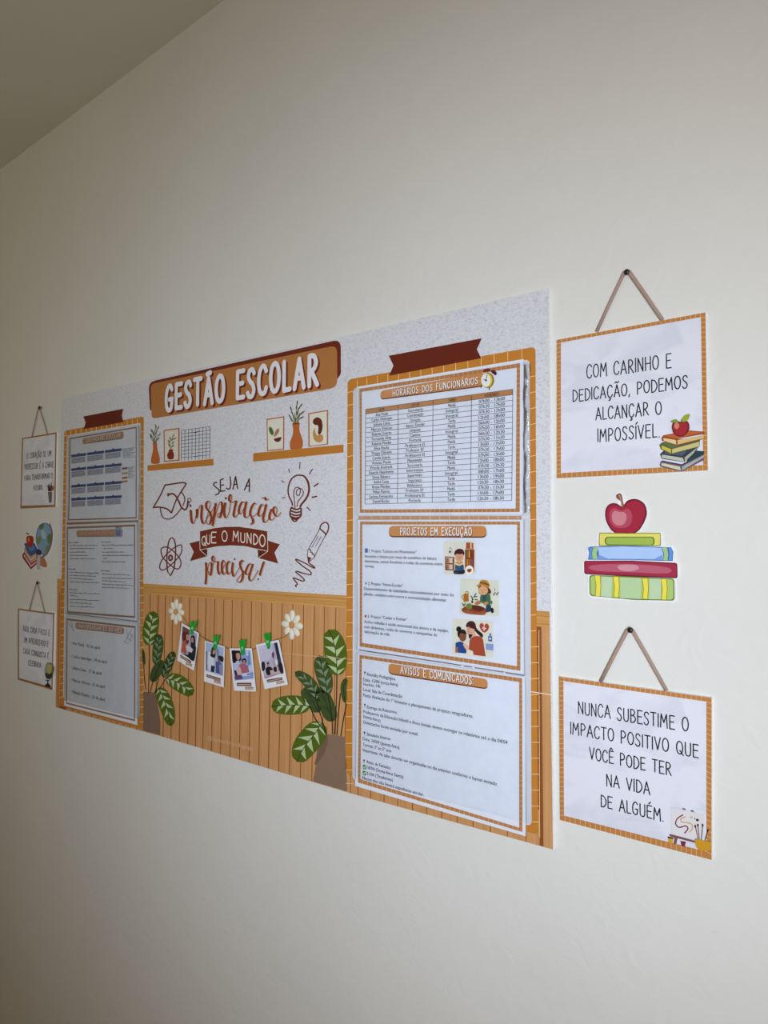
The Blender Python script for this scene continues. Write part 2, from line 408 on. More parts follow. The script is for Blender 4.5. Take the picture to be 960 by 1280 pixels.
def wood(name, c1, c2, scale=(90, 90, 2.5)):
    m = bpy.data.materials.new(name); m.use_nodes = True; nt = m.node_tree; b = nt.nodes['Principled BSDF']
    b.inputs['Roughness'].default_value = 0.5; b.inputs['Specular IOR Level'].default_value = 0.3
    tc = nt.nodes.new('ShaderNodeTexCoord'); mp = nt.nodes.new('ShaderNodeMapping'); mp.inputs['Scale'].default_value = scale
    n = nt.nodes.new('ShaderNodeTexNoise'); n.inputs['Scale'].default_value = 3; n.inputs['Detail'].default_value = 5
    cr = nt.nodes.new('ShaderNodeValToRGB'); cr.color_ramp.elements[0].position = 0.3; cr.color_ramp.elements[1].position = 0.68
    cr.color_ramp.elements[0].color = lin(c2); cr.color_ramp.elements[1].color = lin(c1)
    nt.links.new(tc.outputs['Object'], mp.inputs['Vector']); nt.links.new(mp.outputs['Vector'], n.inputs['Vector'])
    nt.links.new(n.outputs['Fac'], cr.inputs['Fac']); nt.links.new(cr.outputs['Color'], b.inputs['Base Color'])
    return m
M_edge = mat('F4F2EC', 0.5, 0.3, 'board_edge')
M_relief = paper_relief('embossed_paper_print', 'D6D5D9', 'C2C1C5', 190, 0.4)
M_slat = wood('slat_wood_print', 'CB9763', 'BA8553')
M_rail = wood('rail_wood_print', 'CE9A58', 'BA8546', (2.5, 90, 90))
M_groove = mat('8A4A1E')
BF = 0.005                                     # the board's front face
ban = empty('bulletin_board', 'wide printed school notice board with wood slat pattern, brown title plate and plants', 'notice board', (-1.07, 0, 1.08))
out = [(77,501.5),(84,497.5),(100,493),(155,481),(215,467.5),(430,420.2),(600,380.3),(686,360.3),(688.5,700),(691.2,1062),(440,992.3),(200,920),(160,909),(69.5,884),(71,780),(75,600)]
slab('board_panel', out, 0.0005, BF, M_relief, ban, M_edge)
L1 = BF + .00012; L2 = BF + .0003; L3 = BF + .0005; L4 = BF + .0008
p = Print(L1)   # rail and slat background
p.poly([(71.5,723.2),(178,729.4),(440,744.8),(686.8,764.4),(687.1,784.6),(440,760.6),(178,742),(71.3,737)], M_rail)
p.line([(178,733.5),(440,749.4)], .8, 'B4762F'); p.line([(178,739.5),(440,757.2)], .6, 'B4762F'); p.line([(71.5,734),(78,734.4)], .8,'B4762F')
p.line([(662,769),(686.9,770.8)], .9, 'B4762F'); p.line([(662,778.5),(687,781)], .7, 'B4762F')
p.build('printed_rail', ban)
tops = [178.5,187.7,197.6,206.4,215.7,225.9,236.6,247.2,257.4,268.2,279.3,290.2,302,314.1,326.8,339.4,352.6,365.8,379.3,392.7,405.2,419.6,433.3,441]
bots = [175,184.2,194,203.3,213.3,223.7,234.2,243.8,253,263.8,275.3,287,298.8,310.8,323,335.1,347.9,361.4,375,389.3,402,416,430,437.5]
railb = lambda x: 742 + (x-178)*(18.6/262) if x < 445 else 760.6 + (x-440)*24/247
botl = lambda x: 884 + (x-69.5)*.2826 if x < 160 else (909 + (x-160)*.275 if x < 200 else (920 + (x-200)*.3013 if x < 440 else 992.3 + (x-440)*.2776))
def slat(xt0, xt1, xb0, xb1, yt=None):
    s = Print(L2)
    s.poly([(xt0,railb(xt0) if yt is None else yt),(xt1,railb(xt1) if yt is None else yt),(xb1,botl(xb1)-.1),(xb0,botl(xb0)-.1)], M_slat, up=False)
    s.build('slat', ban)
g = Print(L1); g.poly([(71.3,737),(178,742),(440,760.6),(687.1,784.6),(691.2,1061.8),(440,992.1),(200,919.8),(160,908.8),(69.6,883.8)], M_groove); g.build('slat_groove', ban)
for i in range(len(tops)-1): slat(tops[i]+.9, tops[i+1]-.1, bots[i]+.9, bots[i+1]-.1)
lb = [437.5,447,462.6,479.5,496.6,515.1,533,551.3,571,591,612.5,633.8,656.9,674.5]
for i in range(len(lb)-1): slat(lb[i]+1, lb[i+1], lb[i]+1, lb[i+1], 958+i*4.5)
slat(676.6, 687.1, 679.4, 691.1)
xs = [82 + k*8.0 for k in range(13)]
for i in range(12): slat(xs[i]+1, xs[i+1], xs[i]+1, xs[i+1], 868+i*2.4)
s = Print(L2); s.poly([(71.4,737),(76.3,737.3),(74.3,884.8),(69.7,883.8)], M_slat); s.poly([(73.6,741),(74.8,741),(73,884.8),(71.8,884.4)], 'A85A22'); s.build('slat', ban)
# ---- title plate
t = Print(L2)
t.poly(rounded([(185.6,477.5),(425.8,424),(426.2,468),(420.5,475),(300,500),(190,514),(187.4,512)], [9,10,5,0,0,0,0]), '6B2310')
t.poly(rounded([(188.3,480),(421.3,431.5),(421.6,484.5),(189.6,523.5)], [6,9,10,5]), 'AE713C')
t.build('title_plate', ban)
t = Print(L3)
for nm, (txt, p0, p1, h) in enumerate([('GESTÃO',(207.5,512.6),(279.5,500.8),29.5),('ESCOLAR',(296.3,498),(396.5,481.2),33)]):
    t = Print(L3); wd = .0102 if nm == 0 else .0094
    hand(t, txt, p0, p1, h, '6B2310', wd, off=(2.2, 2.2), gap=.26, fat=1); t.lift += .0003
    hand(t, txt, p0, p1, h, 'E3DFE3', wd, gap=.26, fat=1)
    t.build('title_word', ban)
# ---- shelves with vases and frames
c = Crop(180, 520, 7.385)
t = Print(L2); t.poly(c((32,455),(640,395),(642,455),(32,508)), 'B8752A'); t.build('printed_shelf', ban)
t = Print(L2)
t.poly(c((82,245),(118,245),(120,290),(130,330),(145,385),(145,420),(135,440),(75,440),(65,415),(68,380),(80,330),(84,290)), 'B2602A', True)
for q in ([(100,245),(95,190),(110,80)],[(95,245),(80,200),(62,165)],[(105,245),(118,200),(148,165)],[(90,240),(75,220),(58,190)],[(110,240),(128,215),(135,205)],[(105,200),(118,130),(138,95)],[(96,200),(85,150),(68,125)]):
    t.line(c(*q), .8, '5E6238', True, up=True)
for x, y, r in ((108,95,-.3),(130,110,.6),(70,140,-.5),(63,185,-.6),(140,172,.8),(130,210,.9),(85,165,-.4),(112,150,.3),(95,215,0)):
    (ax, ay), = c((x, y)); t.ell(ax, ay, .7, 2.6, '6A6C3C', r)
t.build('printed_vase', ban)
t = Print(L2)
t.poly(c((180,130),(328,108),(328,412),(184,425)), 'B0673A'); t.poly(c((190,140),(316,122),(316,402),(193,414)), 'D6CFBE')
t.poly(c((232,310),(268,308),(266,325),(276,350),(272,392),(245,402),(220,392),(214,355),(226,330)), '7C2A16', True)
for q in ([(248,305),(240,240),(270,180)],[(245,300),(228,250)],[(250,300),(272,240)],[(244,270),(232,225)],[(252,230),(285,205)]): t.line(c(*q), .6, '5E6238', True, up=True)
for x, y, r in ((272,180,.6),(240,205,-.3),(228,235,-.5),(262,215,.8),(268,245,.9),(265,278,.9),(232,270,-.5),(285,208,1.1)):
    (ax, ay), = c((x, y)); t.ell(ax, ay, .7, 2.2, '6A6C3C', r)
t.build('printed_picture_frame', ban)
t = Print(L2)
for k in range(9):
    x = 345 + k*33; t.line(c((x, 133-(x-345)*.13),(x-2, 415-(x-345)*.09)), .55, '3A3A48')
for k in range(9):
    y0 = 133 + k*31.5; t.line(c((345,y0),(609,y0-35+k*1.2)), .55, '3A3A48')
t.line(c((465,155),(505,143)), .9, '222228'); t.line(c((465,378),(520,365)), .9, '3A6AA8')
t.build('printed_wire_grid', ban)
c = Crop(300, 490, 6.857)
t = Print(L2); t.poly(rounded(c((112,525),(886,450),(888,518),(112,598)), 1), 'B8752A'); t.build('printed_shelf', ban)
t = Print(L2)
t.poly(c((452,265),(508,262),(508,300),(512,340),(530,390),(540,435),(532,478),(520,485),(440,492),(428,465),(430,425),(450,370),(455,320)), 'B2602A', True)
t.poly(c((455,266),(506,263),(506,275),(455,279)), '7A3A18')
for q in ([(480,262),(480,200),(490,85)],[(470,262),(450,190),(435,135)],[(488,262),(500,160),(530,105)],[(465,262),(440,230),(425,205)],[(492,262),(515,190),(542,168)],[(495,262),(510,230),(538,215)],[(476,260),(465,210),(470,180)]):
    t.line(c(*q), .8, '77733A', True, up=True)
for x, y, r in ((490,92,.1),(484,130,.1),(436,142,-.3),(445,175,-.4),(522,115,.7),(505,140,.6),(428,210,-.6),(440,235,-.5),(537,175,.8),(515,190,.8),(528,220,1.1),(488,180,.2),(462,215,-.3),(500,215,.6),(478,235,0)):
    (ax, ay), = c((x, y)); t.ell(ax, ay, .85, 3.0, '5A5A30', r)
t.build('printed_vase', ban)
t = Print(L2); t.poly(c((228,230),(380,207),(378,492),(232,508)), 'B0663C'); t.poly(c((236,240),(370,219),(368,484),(240,498)), 'DAD5C4')
(ax, ay), = c((268,335)); t.ell(ax, ay, 2.5, 5.6, '4C6628', -.35); t.poly(c((292,385),(298,350),(318,318),(335,316),(332,345),(312,372)), 'A8764A', True)
t.poly(c((292,402),(350,386),(352,405),(338,424),(315,428),(300,420)), '5C2214', True); t.build('printed_picture_frame', ban)
t = Print(L2); t.poly(c((584,182),(755,153),(755,448),(586,470)), 'B0663C'); t.poly(c((595,190),(744,165),(744,442),(597,462)), 'DAD5C4')
t.poly(c((625,245),(645,222),(672,218),(698,240),(708,290),(700,340),(685,362),(668,355),(672,310),(665,285),(640,282),(626,265)), '5C2214', True)
t.poly(c((640,310),(628,335),(625,375),(640,415),(670,432),(702,425),(714,395),(705,368),(680,362),(668,372),(655,365),(645,340)), 'B98850', True); t.build('printed_picture_frame', ban)
# ---- hand drawn icons and the motto
BR = '6A2A14'
c = Crop(185, 595, 16); t = Print(L2)
t.line(c((340,182),(520,155),(700,132),(765,155)), 1.82, BR, True, up=True); t.line(c((340,182),(240,400),(105,630)), 1.66, BR, True, up=True)
t.line(c((105,632),(200,622),(350,645),(420,690),(465,735)), 1.82, BR, True, up=True); t.line(c((765,155),(640,350),(560,490),(470,735)), 1.66, BR, True, up=True)
t.line(c((245,650),(262,740),(300,830),(400,862),(500,830),(600,730),(665,640)), 1.32, BR, True, up=True)
t.line(c((665,320),(720,400),(735,480),(700,590)), 1.32, BR, True, up=True)
t.line(c((405,375),(490,355),(560,410),(620,520),(670,630),(740,672),(785,620),(790,560),(800,500)), 1.99, BR, True, up=True)
t.line(c((785,600),(830,560),(800,510),(800,450),(840,450),(860,490),(830,520),(800,505)), 1.00, BR, True, up=True)
(ax, ay), = c((405,375)); t.ell(ax, ay, 1.3, 2.2, BR); (ax, ay), = c((848,598)); t.ell(ax, ay, .9, 1, BR)
t.build('printed_graduation_cap', ban)
c = Crop(190, 665, 18.28); t = Print(L2)
def ellp(cx, cy, rx, ry, rot, n=28):
    return [(cx + rx*math.cos(a)*math.cos(rot) - ry*math.sin(a)*math.sin(rot), cy + rx*math.cos(a)*math.sin(rot) + ry*math.sin(a)*math.cos(rot)) for a in [2*math.pi*k/n for k in range(n)]]
t.ribbon(c((455,128),(505,170),(535,280),(540,420),(530,620),(500,850),(420,1000),(355,900),(335,700),(345,450),(370,260),(405,160)), 1.66, BR, True)
t.ribbon(catmull(c((640,295),(675,320),(680,420),(620,560),(430,750),(320,840),(220,870),(175,810),(200,690),(280,570),(420,430),(520,350)), True), 1.4, BR, True)
t.ribbon(catmull(c((290,345),(390,365),(500,450),(610,570),(660,690),(640,800),(580,845),(500,815),(400,740),(270,610),(210,490),(215,380)), True), 1.4, BR, True)
t.ribbon(catmull(c((420,530),(455,560),(455,620),(425,650),(392,625),(388,565)), True), 2.15, BR, True)
t.build('printed_atom', ban)
c = Crop(345, 575, 7.757); t = Print(L2)
t.nib(c((160,440),(150,400),(125,350),(118,280),(140,200),(185,155),(230,148),(275,160),(310,215),(320,290),(300,360),(255,420),(235,450)), 1.8, 2.6, BR)
t.up(); t.line(c((185,465),(180,400),(172,320),(185,275),(210,265),(235,285),(230,330),(212,345),(196,325),(205,290),(240,275),(265,310),(250,355),(215,400),(205,450)), 1.16, BR, True, up=True)
t.line(c((150,460),(195,480),(240,468),(243,500),(240,540),(200,575),(150,560),(135,515),(150,460)), 1.99, BR, True, up=True)
t.line(c((140,490),(190,508),(240,500)), 1.99, BR, True, up=True); t.line(c((138,520),(190,538),(240,528)), 1.99, BR, True, up=True); t.line(c((150,550),(190,562),(232,552)), 1.82, BR, True, up=True)
t.line(c((155,575),(175,595),(200,588),(205,575)), 1.82, BR, True, up=True)
for a, b, w in (((233,22),(228,85),1),((120,88),(134,122),1),((352,90),(325,135),1.3),((55,202),(75,215),1.1),((408,228),(370,255),1.7),((60,370),(88,360),1.1),((352,362),(392,353),1.9),((302,457),(330,490),1.3)):
    t.line(c(a, b), w, BR)
t.up(); t.build('printed_light_bulb', ban)
t = Print(L2)
t.poly(c((308,880),(380,925),(365,950),(315,990),(303,945)), 'D8D6D8'); t.poly(c((305,935),(345,948),(315,992)), BR)
t.line(c((425,665),(440,625),(480,604),(508,630),(505,680),(480,730)), 1.66, BR, True, up=True); t.line(c((425,665),(480,715)), 1.82, BR, up=True)
t.line(c((425,668),(308,875),(305,935),(313,990)), .85, BR, up=True); t.line(c((482,725),(400,880),(370,945),(318,990)), .85, BR, up=True)
t.line(c((320,865),(335,870),(335,895),(350,895),(350,915),(365,912),(372,930)), 1.16, BR, up=True)
t.line(c((412,735),(345,850)), 0.66, BR); t.line(c((438,740),(385,835)), 0.66, BR)
t.line(c((315,995),(372,1040),(360,1045),(280,1000),(205,965),(195,975),(260,1030),(330,1080),(335,1112),(270,1100),(205,1080),(195,1090),(245,1130),(275,1165),(250,1172),(175,1145),(170,1155),(205,1200),(190,1215),(195,1230)), 1.49, BR, True, up=True)
t.build('printed_pencil', ban)
c = Crop(230, 590, 7.385)
t = Print(L2)
for q in ([(303,98),(280,100),(275,122),(300,145),(325,170),(318,200),(292,210)],): t.line(c(*q), 1.55, '4A2414', True, up=True)
for q in ([(362,62),(335,75),(338,180),(378,172)],[(336,125),(365,118)],[(425,45),(432,110),(425,150),(405,160),(392,148)],[(452,158),(475,42),(495,152)],[(458,118),(490,110)],[(558,165),(602,62),(603,182)],[(572,132),(606,126)]):
    t.line(c(*q), 1.55, '4A2414', up=True)
t.build('printed_motto_line', ban)
t = Print(L2)
SC1, SC2 = 'C9A994', '8A3A16'
def script(c, strokes, w0, w1):
    for dx, col in ((1.1, SC1), (0, SC2)):
        for q in strokes: t.nib([(a+dx, b+dx*.7) for a, b in c(*q)], w0, w1, col)
        t.up(); t.up()
script(c, [[(52,360),(60,355),(65,410),(72,460),(88,472),(105,430),(116,360)],
 [(118,350),(120,390),(113,425),(125,370),(148,312),(165,315),(162,370),(160,420),(172,468),(190,470),(215,400),(240,300)],
 [(245,290),(228,268),(206,290),(208,335),(240,375),(252,425),(235,478),(208,472),(210,430),(250,370),(285,305)],
 [(292,295),(282,370),(272,440),(265,490)],[(268,485),(285,420),(310,330),(332,278),(350,290),(350,350),(332,415),(312,415),(315,385),(345,370),(375,310)],
 [(380,290),(370,350),(375,405),(392,420),(415,370),(425,300),(440,235),(432,208),(418,230),(418,262),(445,280),(480,268),(468,330),(458,395),(474,416),(500,385)],
 [(562,288),(540,274),(515,315),(506,370),(524,385),(550,340),(570,285)],[(575,280),(562,340),(558,400),(575,422),(605,395)],
 [(665,298),(652,286),(625,320),(610,380),(625,410),(650,402),(682,372)],[(622,420),(636,440),(634,470),(614,482)],
 [(740,312),(718,300),(695,340),(686,395),(708,406),(735,365),(752,312)],[(758,305),(742,370),(730,435),(745,465),(775,440),(795,400)],
 [(805,350),(790,395),(790,432),(815,442),(845,400),(858,350),(842,320),(824,345),(835,392),(865,408),(892,375)],
 [(722,245),(745,234),(757,258),(778,248)]], .9, 3.1)
for x, y in ((385,243),(60,313)): (ax, ay), = c((x, y)); t.ell(ax, ay, 1.2, 1.5, '5A2410')
t.build('printed_motto_line', ban)
c = Crop(230, 650, 7.385); t = Print(L2)
t.poly(c((50,215),(145,190),(148,275),(212,335),(55,380),(90,295)), '712A16'); t.poly(c((885,225),(775,190),(770,290),(690,352),(870,402),(835,300)), '712A16')
t.poly(c((150,275),(215,265),(213,330)), '5A1F10'); t.poly(c((680,272),(768,290),(685,350)), '5A1F10')
t.poly(c((145,105),(280,75),(380,64),(500,62),(620,78),(770,105),(775,290),(680,268),(560,240),(420,234),(300,243),(148,275)), '712A16')
for q in ([(145,110),(147,275),(212,333)],[(147,275),(215,264)],[(770,110),(774,288),(688,350)],[(774,288),(680,268)]): t.line(c(*q), .7, 'E0D2C4', up=True)
t.build('printed_ribbon', ban)
t = Print(L3)
for ch, x0, x1, yb, yt in (('Q',165,203,232,150),('U',208,240,220,138),('E',252,296,210,115),('O',350,398,194,100),('M',452,505,195,105),('U',522,562,203,118),('N',580,622,210,120),('D',640,682,222,130),('O',697,748,242,135)):
    a, b = c((x0, yb), (x1, yb + (0 if x1 < 320 else 6)))
    hand(t, ch, a, b, (yb-yt)/7.385, 'E8DCD0', .0024)
t.build('printed_motto_line', ban)
t = Print(L2)
script(c, [[(202,400),(205,440),(205,520),(198,585)],[(200,575),(212,500),(228,405),(250,395),(255,440),(244,505),(225,500),(228,470)],
 [(243,500),(262,430),(285,360),(272,332),(260,350),(268,380),(312,385)],[(315,388),(312,450),(325,500),(345,470),(378,405),(366,372),(350,400),(350,460),(366,502),(390,480)],
 [(430,395),(415,380),(396,415),(396,470),(412,500),(438,470)],[(450,400),(444,460),(456,518),(478,495),(515,430),(540,378)],[(552,385),(538,370),(516,398),(528,450),(545,490),(535,550),(508,575),(488,560),(500,535),(560,470)],
 [(628,415),(605,405),(582,440),(568,488),(588,503),(612,465),(632,415)],[(634,412),(612,480),(600,535),(618,562),(648,530),(682,465)],[(735,392),(715,450),(700,505)]], .9, 2.9)
for x, y in ((467,362),(685,547)): (ax, ay), = c((x, y)); t.ell(ax, ay, 1.1, 1.2, '5A2410')
t.build('printed_motto_line', ban)
# ---- potted plants
def leaf(t, c, mid, wid, base, vein, n=4, w0=None):
    """mid: midrib polyline from stalk to tip; wid: half widths"""
    M = catmull(mid, False, 5); N = len(M)
    def nrm(i):
        a, b = M[max(i-1, 0)], M[min(i+1, N-1)]; l = math.hypot(b[0]-a[0], b[1]-a[1]); return (-(b[1]-a[1])/l, (b[0]-a[0])/l)
    pr = lambda u: wid * max(0, 1 - abs(2*u - 1)**2.3)**.55
    Lf, Rt = [], []
    for i in range(N):
        u = i/(N-1); n_ = nrm(i); h = pr(u); Lf.append((M[i][0]+n_[0]*h, M[i][1]+n_[1]*h)); Rt.append((M[i][0]-n_[0]*h, M[i][1]-n_[1]*h))
    t.poly(c(*(Lf + Rt[-2:0:-1])), base)
    for k in range(n):
        u = .06 + .80*k/n; i = int(u*(N-1)); j = min(N-1, int((u+.2)*(N-1)))
        for S, sg in ((Lf, 1), (Rt, -1)):
            i1 = min(N-1, i + (0 if sg > 0 else int(.07*N))); i2 = min(N-1, i1+max(1, round(.12*N))); jj = min(N-2, i1+int(.20*N)); e = S[jj]
            t.poly(c(M[i1], (e[0]*.92+M[jj][0]*.08, e[1]*.92+M[jj][1]*.08), M[i2]), vein, up=False)
        t.up()
    t.line(c(*mid), .8, '1E2A18', True, up=True)
c = Crop(320, 750, 5.12)
t = Print(L3); t.poly(c((395,850),(440,855),(570,875),(584,1224),(545,1213),(365,1162),(385,1040)), '846A56'); t.poly(c((425,852),(458,860),(455,920),(435,985),(385,1050),(375,1045),(400,960)), '725948', True)
t.build('printed_pot', ban)
def stem(q, cc, w=1.35):
    t = Print(L3+.0004); t.line(cc(*q), w, '2A2116', True); t.build('printed_stem', ban)
for q in ([(518,470),(515,620),(505,860)],[(540,600),(525,750),(518,862)],[(578,665),(555,790),(543,868)],[(380,620),(420,760),(448,848)],[(345,680),(385,770),(448,848)],[(460,600),(485,750),(488,855)]): stem(q, c)
G1, G2, G3, V1, V2 = '4E6012', '3E4E20', '34421C', 'AFC090', '748868'
def put(cc, mid, wid, base, vein, n=4):
    t = Print(L4); leaf(t, cc, mid, wid, base, vein, n); t.lift += .0002; t.build('printed_leaf', ban)
put(c, [(578,500),(560,560),(570,660)], 20, G2, G1, 0)
put(c, [(495,775),(470,720),(430,620),(400,560)], 50, G2, '35452A', 3)
put(c, [(400,720),(370,660),(330,600),(310,560)], 45, G2, '35452A', 3)
put(c, [(455,610),(445,520),(420,430),(405,355)], 50, G2, V2)
put(c, [(385,640),(370,570),(320,510),(250,460)], 38, G2, V2)
put(c, [(518,485),(515,390),(500,280),(465,190)], 72, G1, V1)
put(c, [(345,680),(270,672),(180,675),(98,682)], 62, G1, V1)
put(c, [(420,785),(380,850),(310,940),(262,1035)], 78, G1, V1)
c = Crop(160, 730, 6.857)
t = Print(L3); t.poly([(178.7,864.5),(194,866),(198.5,888),(200.5,903),(200.2,919),(178.5,913.2)], '7A6250'); t.build('printed_pot', ban)
for q in ([(180,530),(182,700),(175,930)],[(250,780),(210,850),(192,930)],[(135,690),(140,800),(152,905)],[(330,800),(280,880),(225,935)],[(265,810),(245,880),(228,935)]): stem(q, c, .9)
put(c, [(140,690),(135,640),(128,560)], 14, G2, G1, 0)
put(c, [(205,840),(235,770),(270,700),(290,650)], 45, G2, '35452A', 3)
put(c, [(235,690),(250,600),(262,500),(262,430)], 45, G2, V2)
put(c, [(300,800),(335,720),(365,640),(395,580)], 40, G3, V2)
put(c, [(180,530),(185,430),(205,320),(220,235)], 66, G1, V1)
put(c, [(325,810),(400,830),(480,880),(555,950)], 68, G1, V1)
put(c, [(262,890),(300,970),(340,1080),(370,1220)], 62, G1, V1)
# faint account name printed on the slats
t = Print(L3+.0006); c = Crop(180, 890, 6)
a, b = c((475,205),(818,288)); hand(t, 'LAYSAODY.PEDAGOGA', a, b, 4.6, 'D4A880', .0012) if False else sans(t, '@laysaody.pedagoga', a, b, 5.2, 'D9B08A')
t.build('printed_account_name', ban)
# ---- clipboards of orange tile print
def clipboard(outer, rad, inner, irad, tape, grout, label):
    t = Print(L3); t.poly(rounded(outer, rad), 'BE7A2A'); t.build('tile_print', ban)
    t = Print(L3+.0001)
    for a, b in grout: t.line([a, b], .75, 'E8C490')
    g_ = t.build('grout_lines', ban); g_['kind'] = 'stuff'
    t = Print(L3+.00025); t.poly(rounded(inner, irad), 'CFCFD3'); t.build('backing_sheet', ban)
    t = Print(L3+.00045); t.poly(tape, '641E0C'); t.build('printed_tape', ban, label)
yl = [490.8+16*k for k in range(19)] + [795.6+16.7*k for k in range(12)]
yr = [471.8+19.83*k for k in range(29)]
gr = [((434.4-(y-490)*.004,y),(442,y-1.2+ (y-640)*.004)) for y in yl] + [((660.5,y),(670 if y < 790 else 673.6,y-1.5+(y-640)*.005)) for y in yr]
txs = [446.5,458.6,471.7,484.7,498.2,511.8,525.8,540,554.5,569.5,584.7,601.2,617.6,634.5,652.1]
gr += [((x, 475.2-(x-446)*.198),(x+.3, 486-(x-446)*.186)) for x in txs]
gr += [((673.6,788),(674.6,1047))]
clipboard([(434.5,474.5),(669.3,433.4),(671,800),(672.8,1044),(432,967)], [6,6,0,6,6], [(441.5,484.5),(662,449.2),(664.5,1032.5),(440.5,974)], [7,6,6,6],
  [(486,444.6),(602.3,422.8),(596,436.5),(601.5,447.8),(486.3,469.6),(491.8,457)], gr, 'dark red-brown printed tape strip with notched ends')
yl = [545+8.6*k for k in range(39)]
gr = [((80-(y-545)*.016,y),(85-(y-545)*.016,y-.8)) for y in yl] + [((175,y),(179.4,y-.6)) for y in [540+9.3*k for k in range(40)]]
gr += [((82+6.4*k, 539.5-1.15*k),(82.3+6.4*k, 546-1.15*k)) for k in range(15)]
clipboard([(80.4,538.6),(179.5,520.4),(179,730),(178,911.5),(74.2,882)], 3, [(83.5,544.5),(176,528.5),(174.6,898),(78.8,873)], [4,3,3,4],
  [(104,520.6),(153.8,511),(152,519.5),(154,527.6),(104.5,536.4),(107,528)], gr, 'dark red-brown printed tape strip with notched ends')
t = Print(L3+.0004)
t.poly([(448,645.2),(652,644.8),(652,649.4),(448,649.6)], 'B98A68'); [t.line([(452+k*12.2,645),(452+k*12.2,649.5)], .6, 'D9BFA6') for k in range(17)]
t.build('tile_strip', ban); t = Print(L3+.0004)
t.poly([(83.5,653.2),(173,650.4),(173,653),(83.5,656)], '9A7458'); t.build('tile_strip', ban)
# seam where the two halves of the print meet
t = Print(L4+.0008); t.line([(352,816.5),(441,824.5)], .5, 'D8B48E'); t.build('print_seam', ban); t = Print(L4+.0008); t.line([(664,864.6),(690,868.6)], 1.0, 'F0E4D2'); t.build('print_seam', ban)
#@@SHEETS
# ------------------------------------------------------------------ paper sheets held in clear sleeves
M_paper = mat('DDE0E9', 0.45, 0.4, 'sheet_paper')
SB, SF = BF + .0016, BF + .0019
P0 = SF + .0001
def ring(pr, outer, inner, colr):
    for i in range(4):
        j = (i+1) % 4; pr.poly([outer[i], outer[j], inner[j], inner[i]], colr, up=False)
    pr.up()
def ticks(pr, outer, inner, nx, ny, colr, w=.5):
    for a, b, n, ax in ((0,1,nx,0),(3,2,nx,0),(0,3,ny,1),(1,2,ny,1)):
        m0 = (inner[a][ax]-outer[a][ax])/(outer[b][ax]-outer[a][ax]); m1 = (outer[b][ax]-inner[b][ax])/(outer[b][ax]-outer[a][ax])
        if ax:      # on the upright bands the level line across the band sets the height
            m0 = m1 = abs(inner[a][0]-outer[a][0])/abs(outer[b][1]-outer[a][1])
        for k in range(1, n):
            u = k/n; t = (u-m0)/(1-m0-m1)
            if 0 < t < 1: pr.line([tuple(outer[a][q]*(1-u)+outer[b][q]*u for q in (0,1)), tuple(inner[a][q]*(1-t)+inner[b][q]*t for q in (0,1))], w, colr)
def sheet(name, label, paper, outer, inner, border='B47B48', tick='D9B48C', nx=34, ny=30, group=None):
    root = empty(name, label, 'sheet', ray(sum(p[0] for p in paper)/4, sum(p[1] for p in paper)/4, SB), group)
    slab('paper', paper, SB, SF, M_paper, root)
    p = Print(P0); ring(p, outer, inner, border); p.build('printed_border', root)
    if nx:
        p = Print(P0+.0001); ticks(p, outer, inner, nx, ny, tick); o = p.build('border_grout', root); o['kind'] = 'stuff'
    return root
def pill(root, q, r, sh=1.4, txt=None, p0=None, p1=None, h=0, wd=.0016, light='C98A50', dark='6A3018', ink='F2ECE6'):
    p = Print(P0+.0001); p.poly(rounded([(x, y+sh) for x, y in q], r), dark); p.lift += .00004; p.poly(rounded(q, r), light); p.build('title_plate', root)
    if txt:
        p = Print(P0+.0003); hand(p, txt, p0, p1, h, dark, wd, off=(.7,.6), gap=.2); p.lift += .00025; hand(p, txt, p0, p1, h, ink, wd, gap=.2); p.build('title_lettering', root)
def lines(root, name, rows, h, colr='20222A', bold=0):
    p = Print(P0+.0001)
    for txt, a, b in rows: sans(p, txt, a, b, h, colr, bold=bold or .00022)
    return p.build(name, root)
# --- staff timetable
s1 = sheet('timetable_sheet', 'printed staff timetable sheet with orange table header and small alarm clock, top right sheet', [(446.5,483.5),(654.5,448.8),(653.5,643.2),(447,644)],
  [(449.3,486),(650,453.9),(649.6,640),(449.7,641)], [(452.3,489.8),(645.9,459.6),(644.6,635.8),(452.3,637)])
pill(s1, [(475.6,488.6),(606,465),(606,481.5),(475.6,498.4)], 7.5, 1.5, 'HORÁRIOS DOS FUNCIONÁRIOS', (491,495.4), (597.4,479.6), 7.3, .0013)
p = Print(P0+.0006)
p.ell(609.5,475.3,8.2,9.8,'9A7A1E'); p.ell(608.3,475.3,7.2,9.0,'D9C23A'); p.ell(607.3,475.4,5.9,8.0,'E8E6E2')
p.poly([(603.5,464.8),(606,461.5),(611,460.5),(613,463),(609.5,464.6)],'7A2A1C',True); p.poly([(614,465),(615,462.5),(619,463.6),(621,467),(619,469)],'4E1820',True)
p.line([(611.5,484),(611.8,487)],1,'3A2A1A'); p.line([(602,482),(601,484.5)],1,'3A2A1A'); p.line([(607.5,475.5),(609,469)],.8,'22201E'); p.line([(607.5,475.5),(604.5,474)],.8,'22201E'); p.ell(607.5,475.5,1.1,1.3,'22201E')
p.build('printed_alarm_clock', s1)
Q = [(457.1,511.6),(641,486.5),(639.6,625.6),(456.2,630)]
hd = .0487; row = (1-hd)/19; cols = [0]
def ux(px):     # table fraction of a column line met on the header's top edge
    lo, hi = 0, 1
    for _ in range(30):
        m = (lo+hi)/2
        if quad(Q, m, 0)[0] < px: lo = m
        else: hi = m
    return lo
cu = [0, ux(497.8), ux(541.3), ux(589.4), 1]
p = Print(P0+.0001); p.poly([quad(Q,0,0), quad(Q,1,0), quad(Q,1,hd), quad(Q,0,hd)], 'B88050'); p.build('table_header', s1)
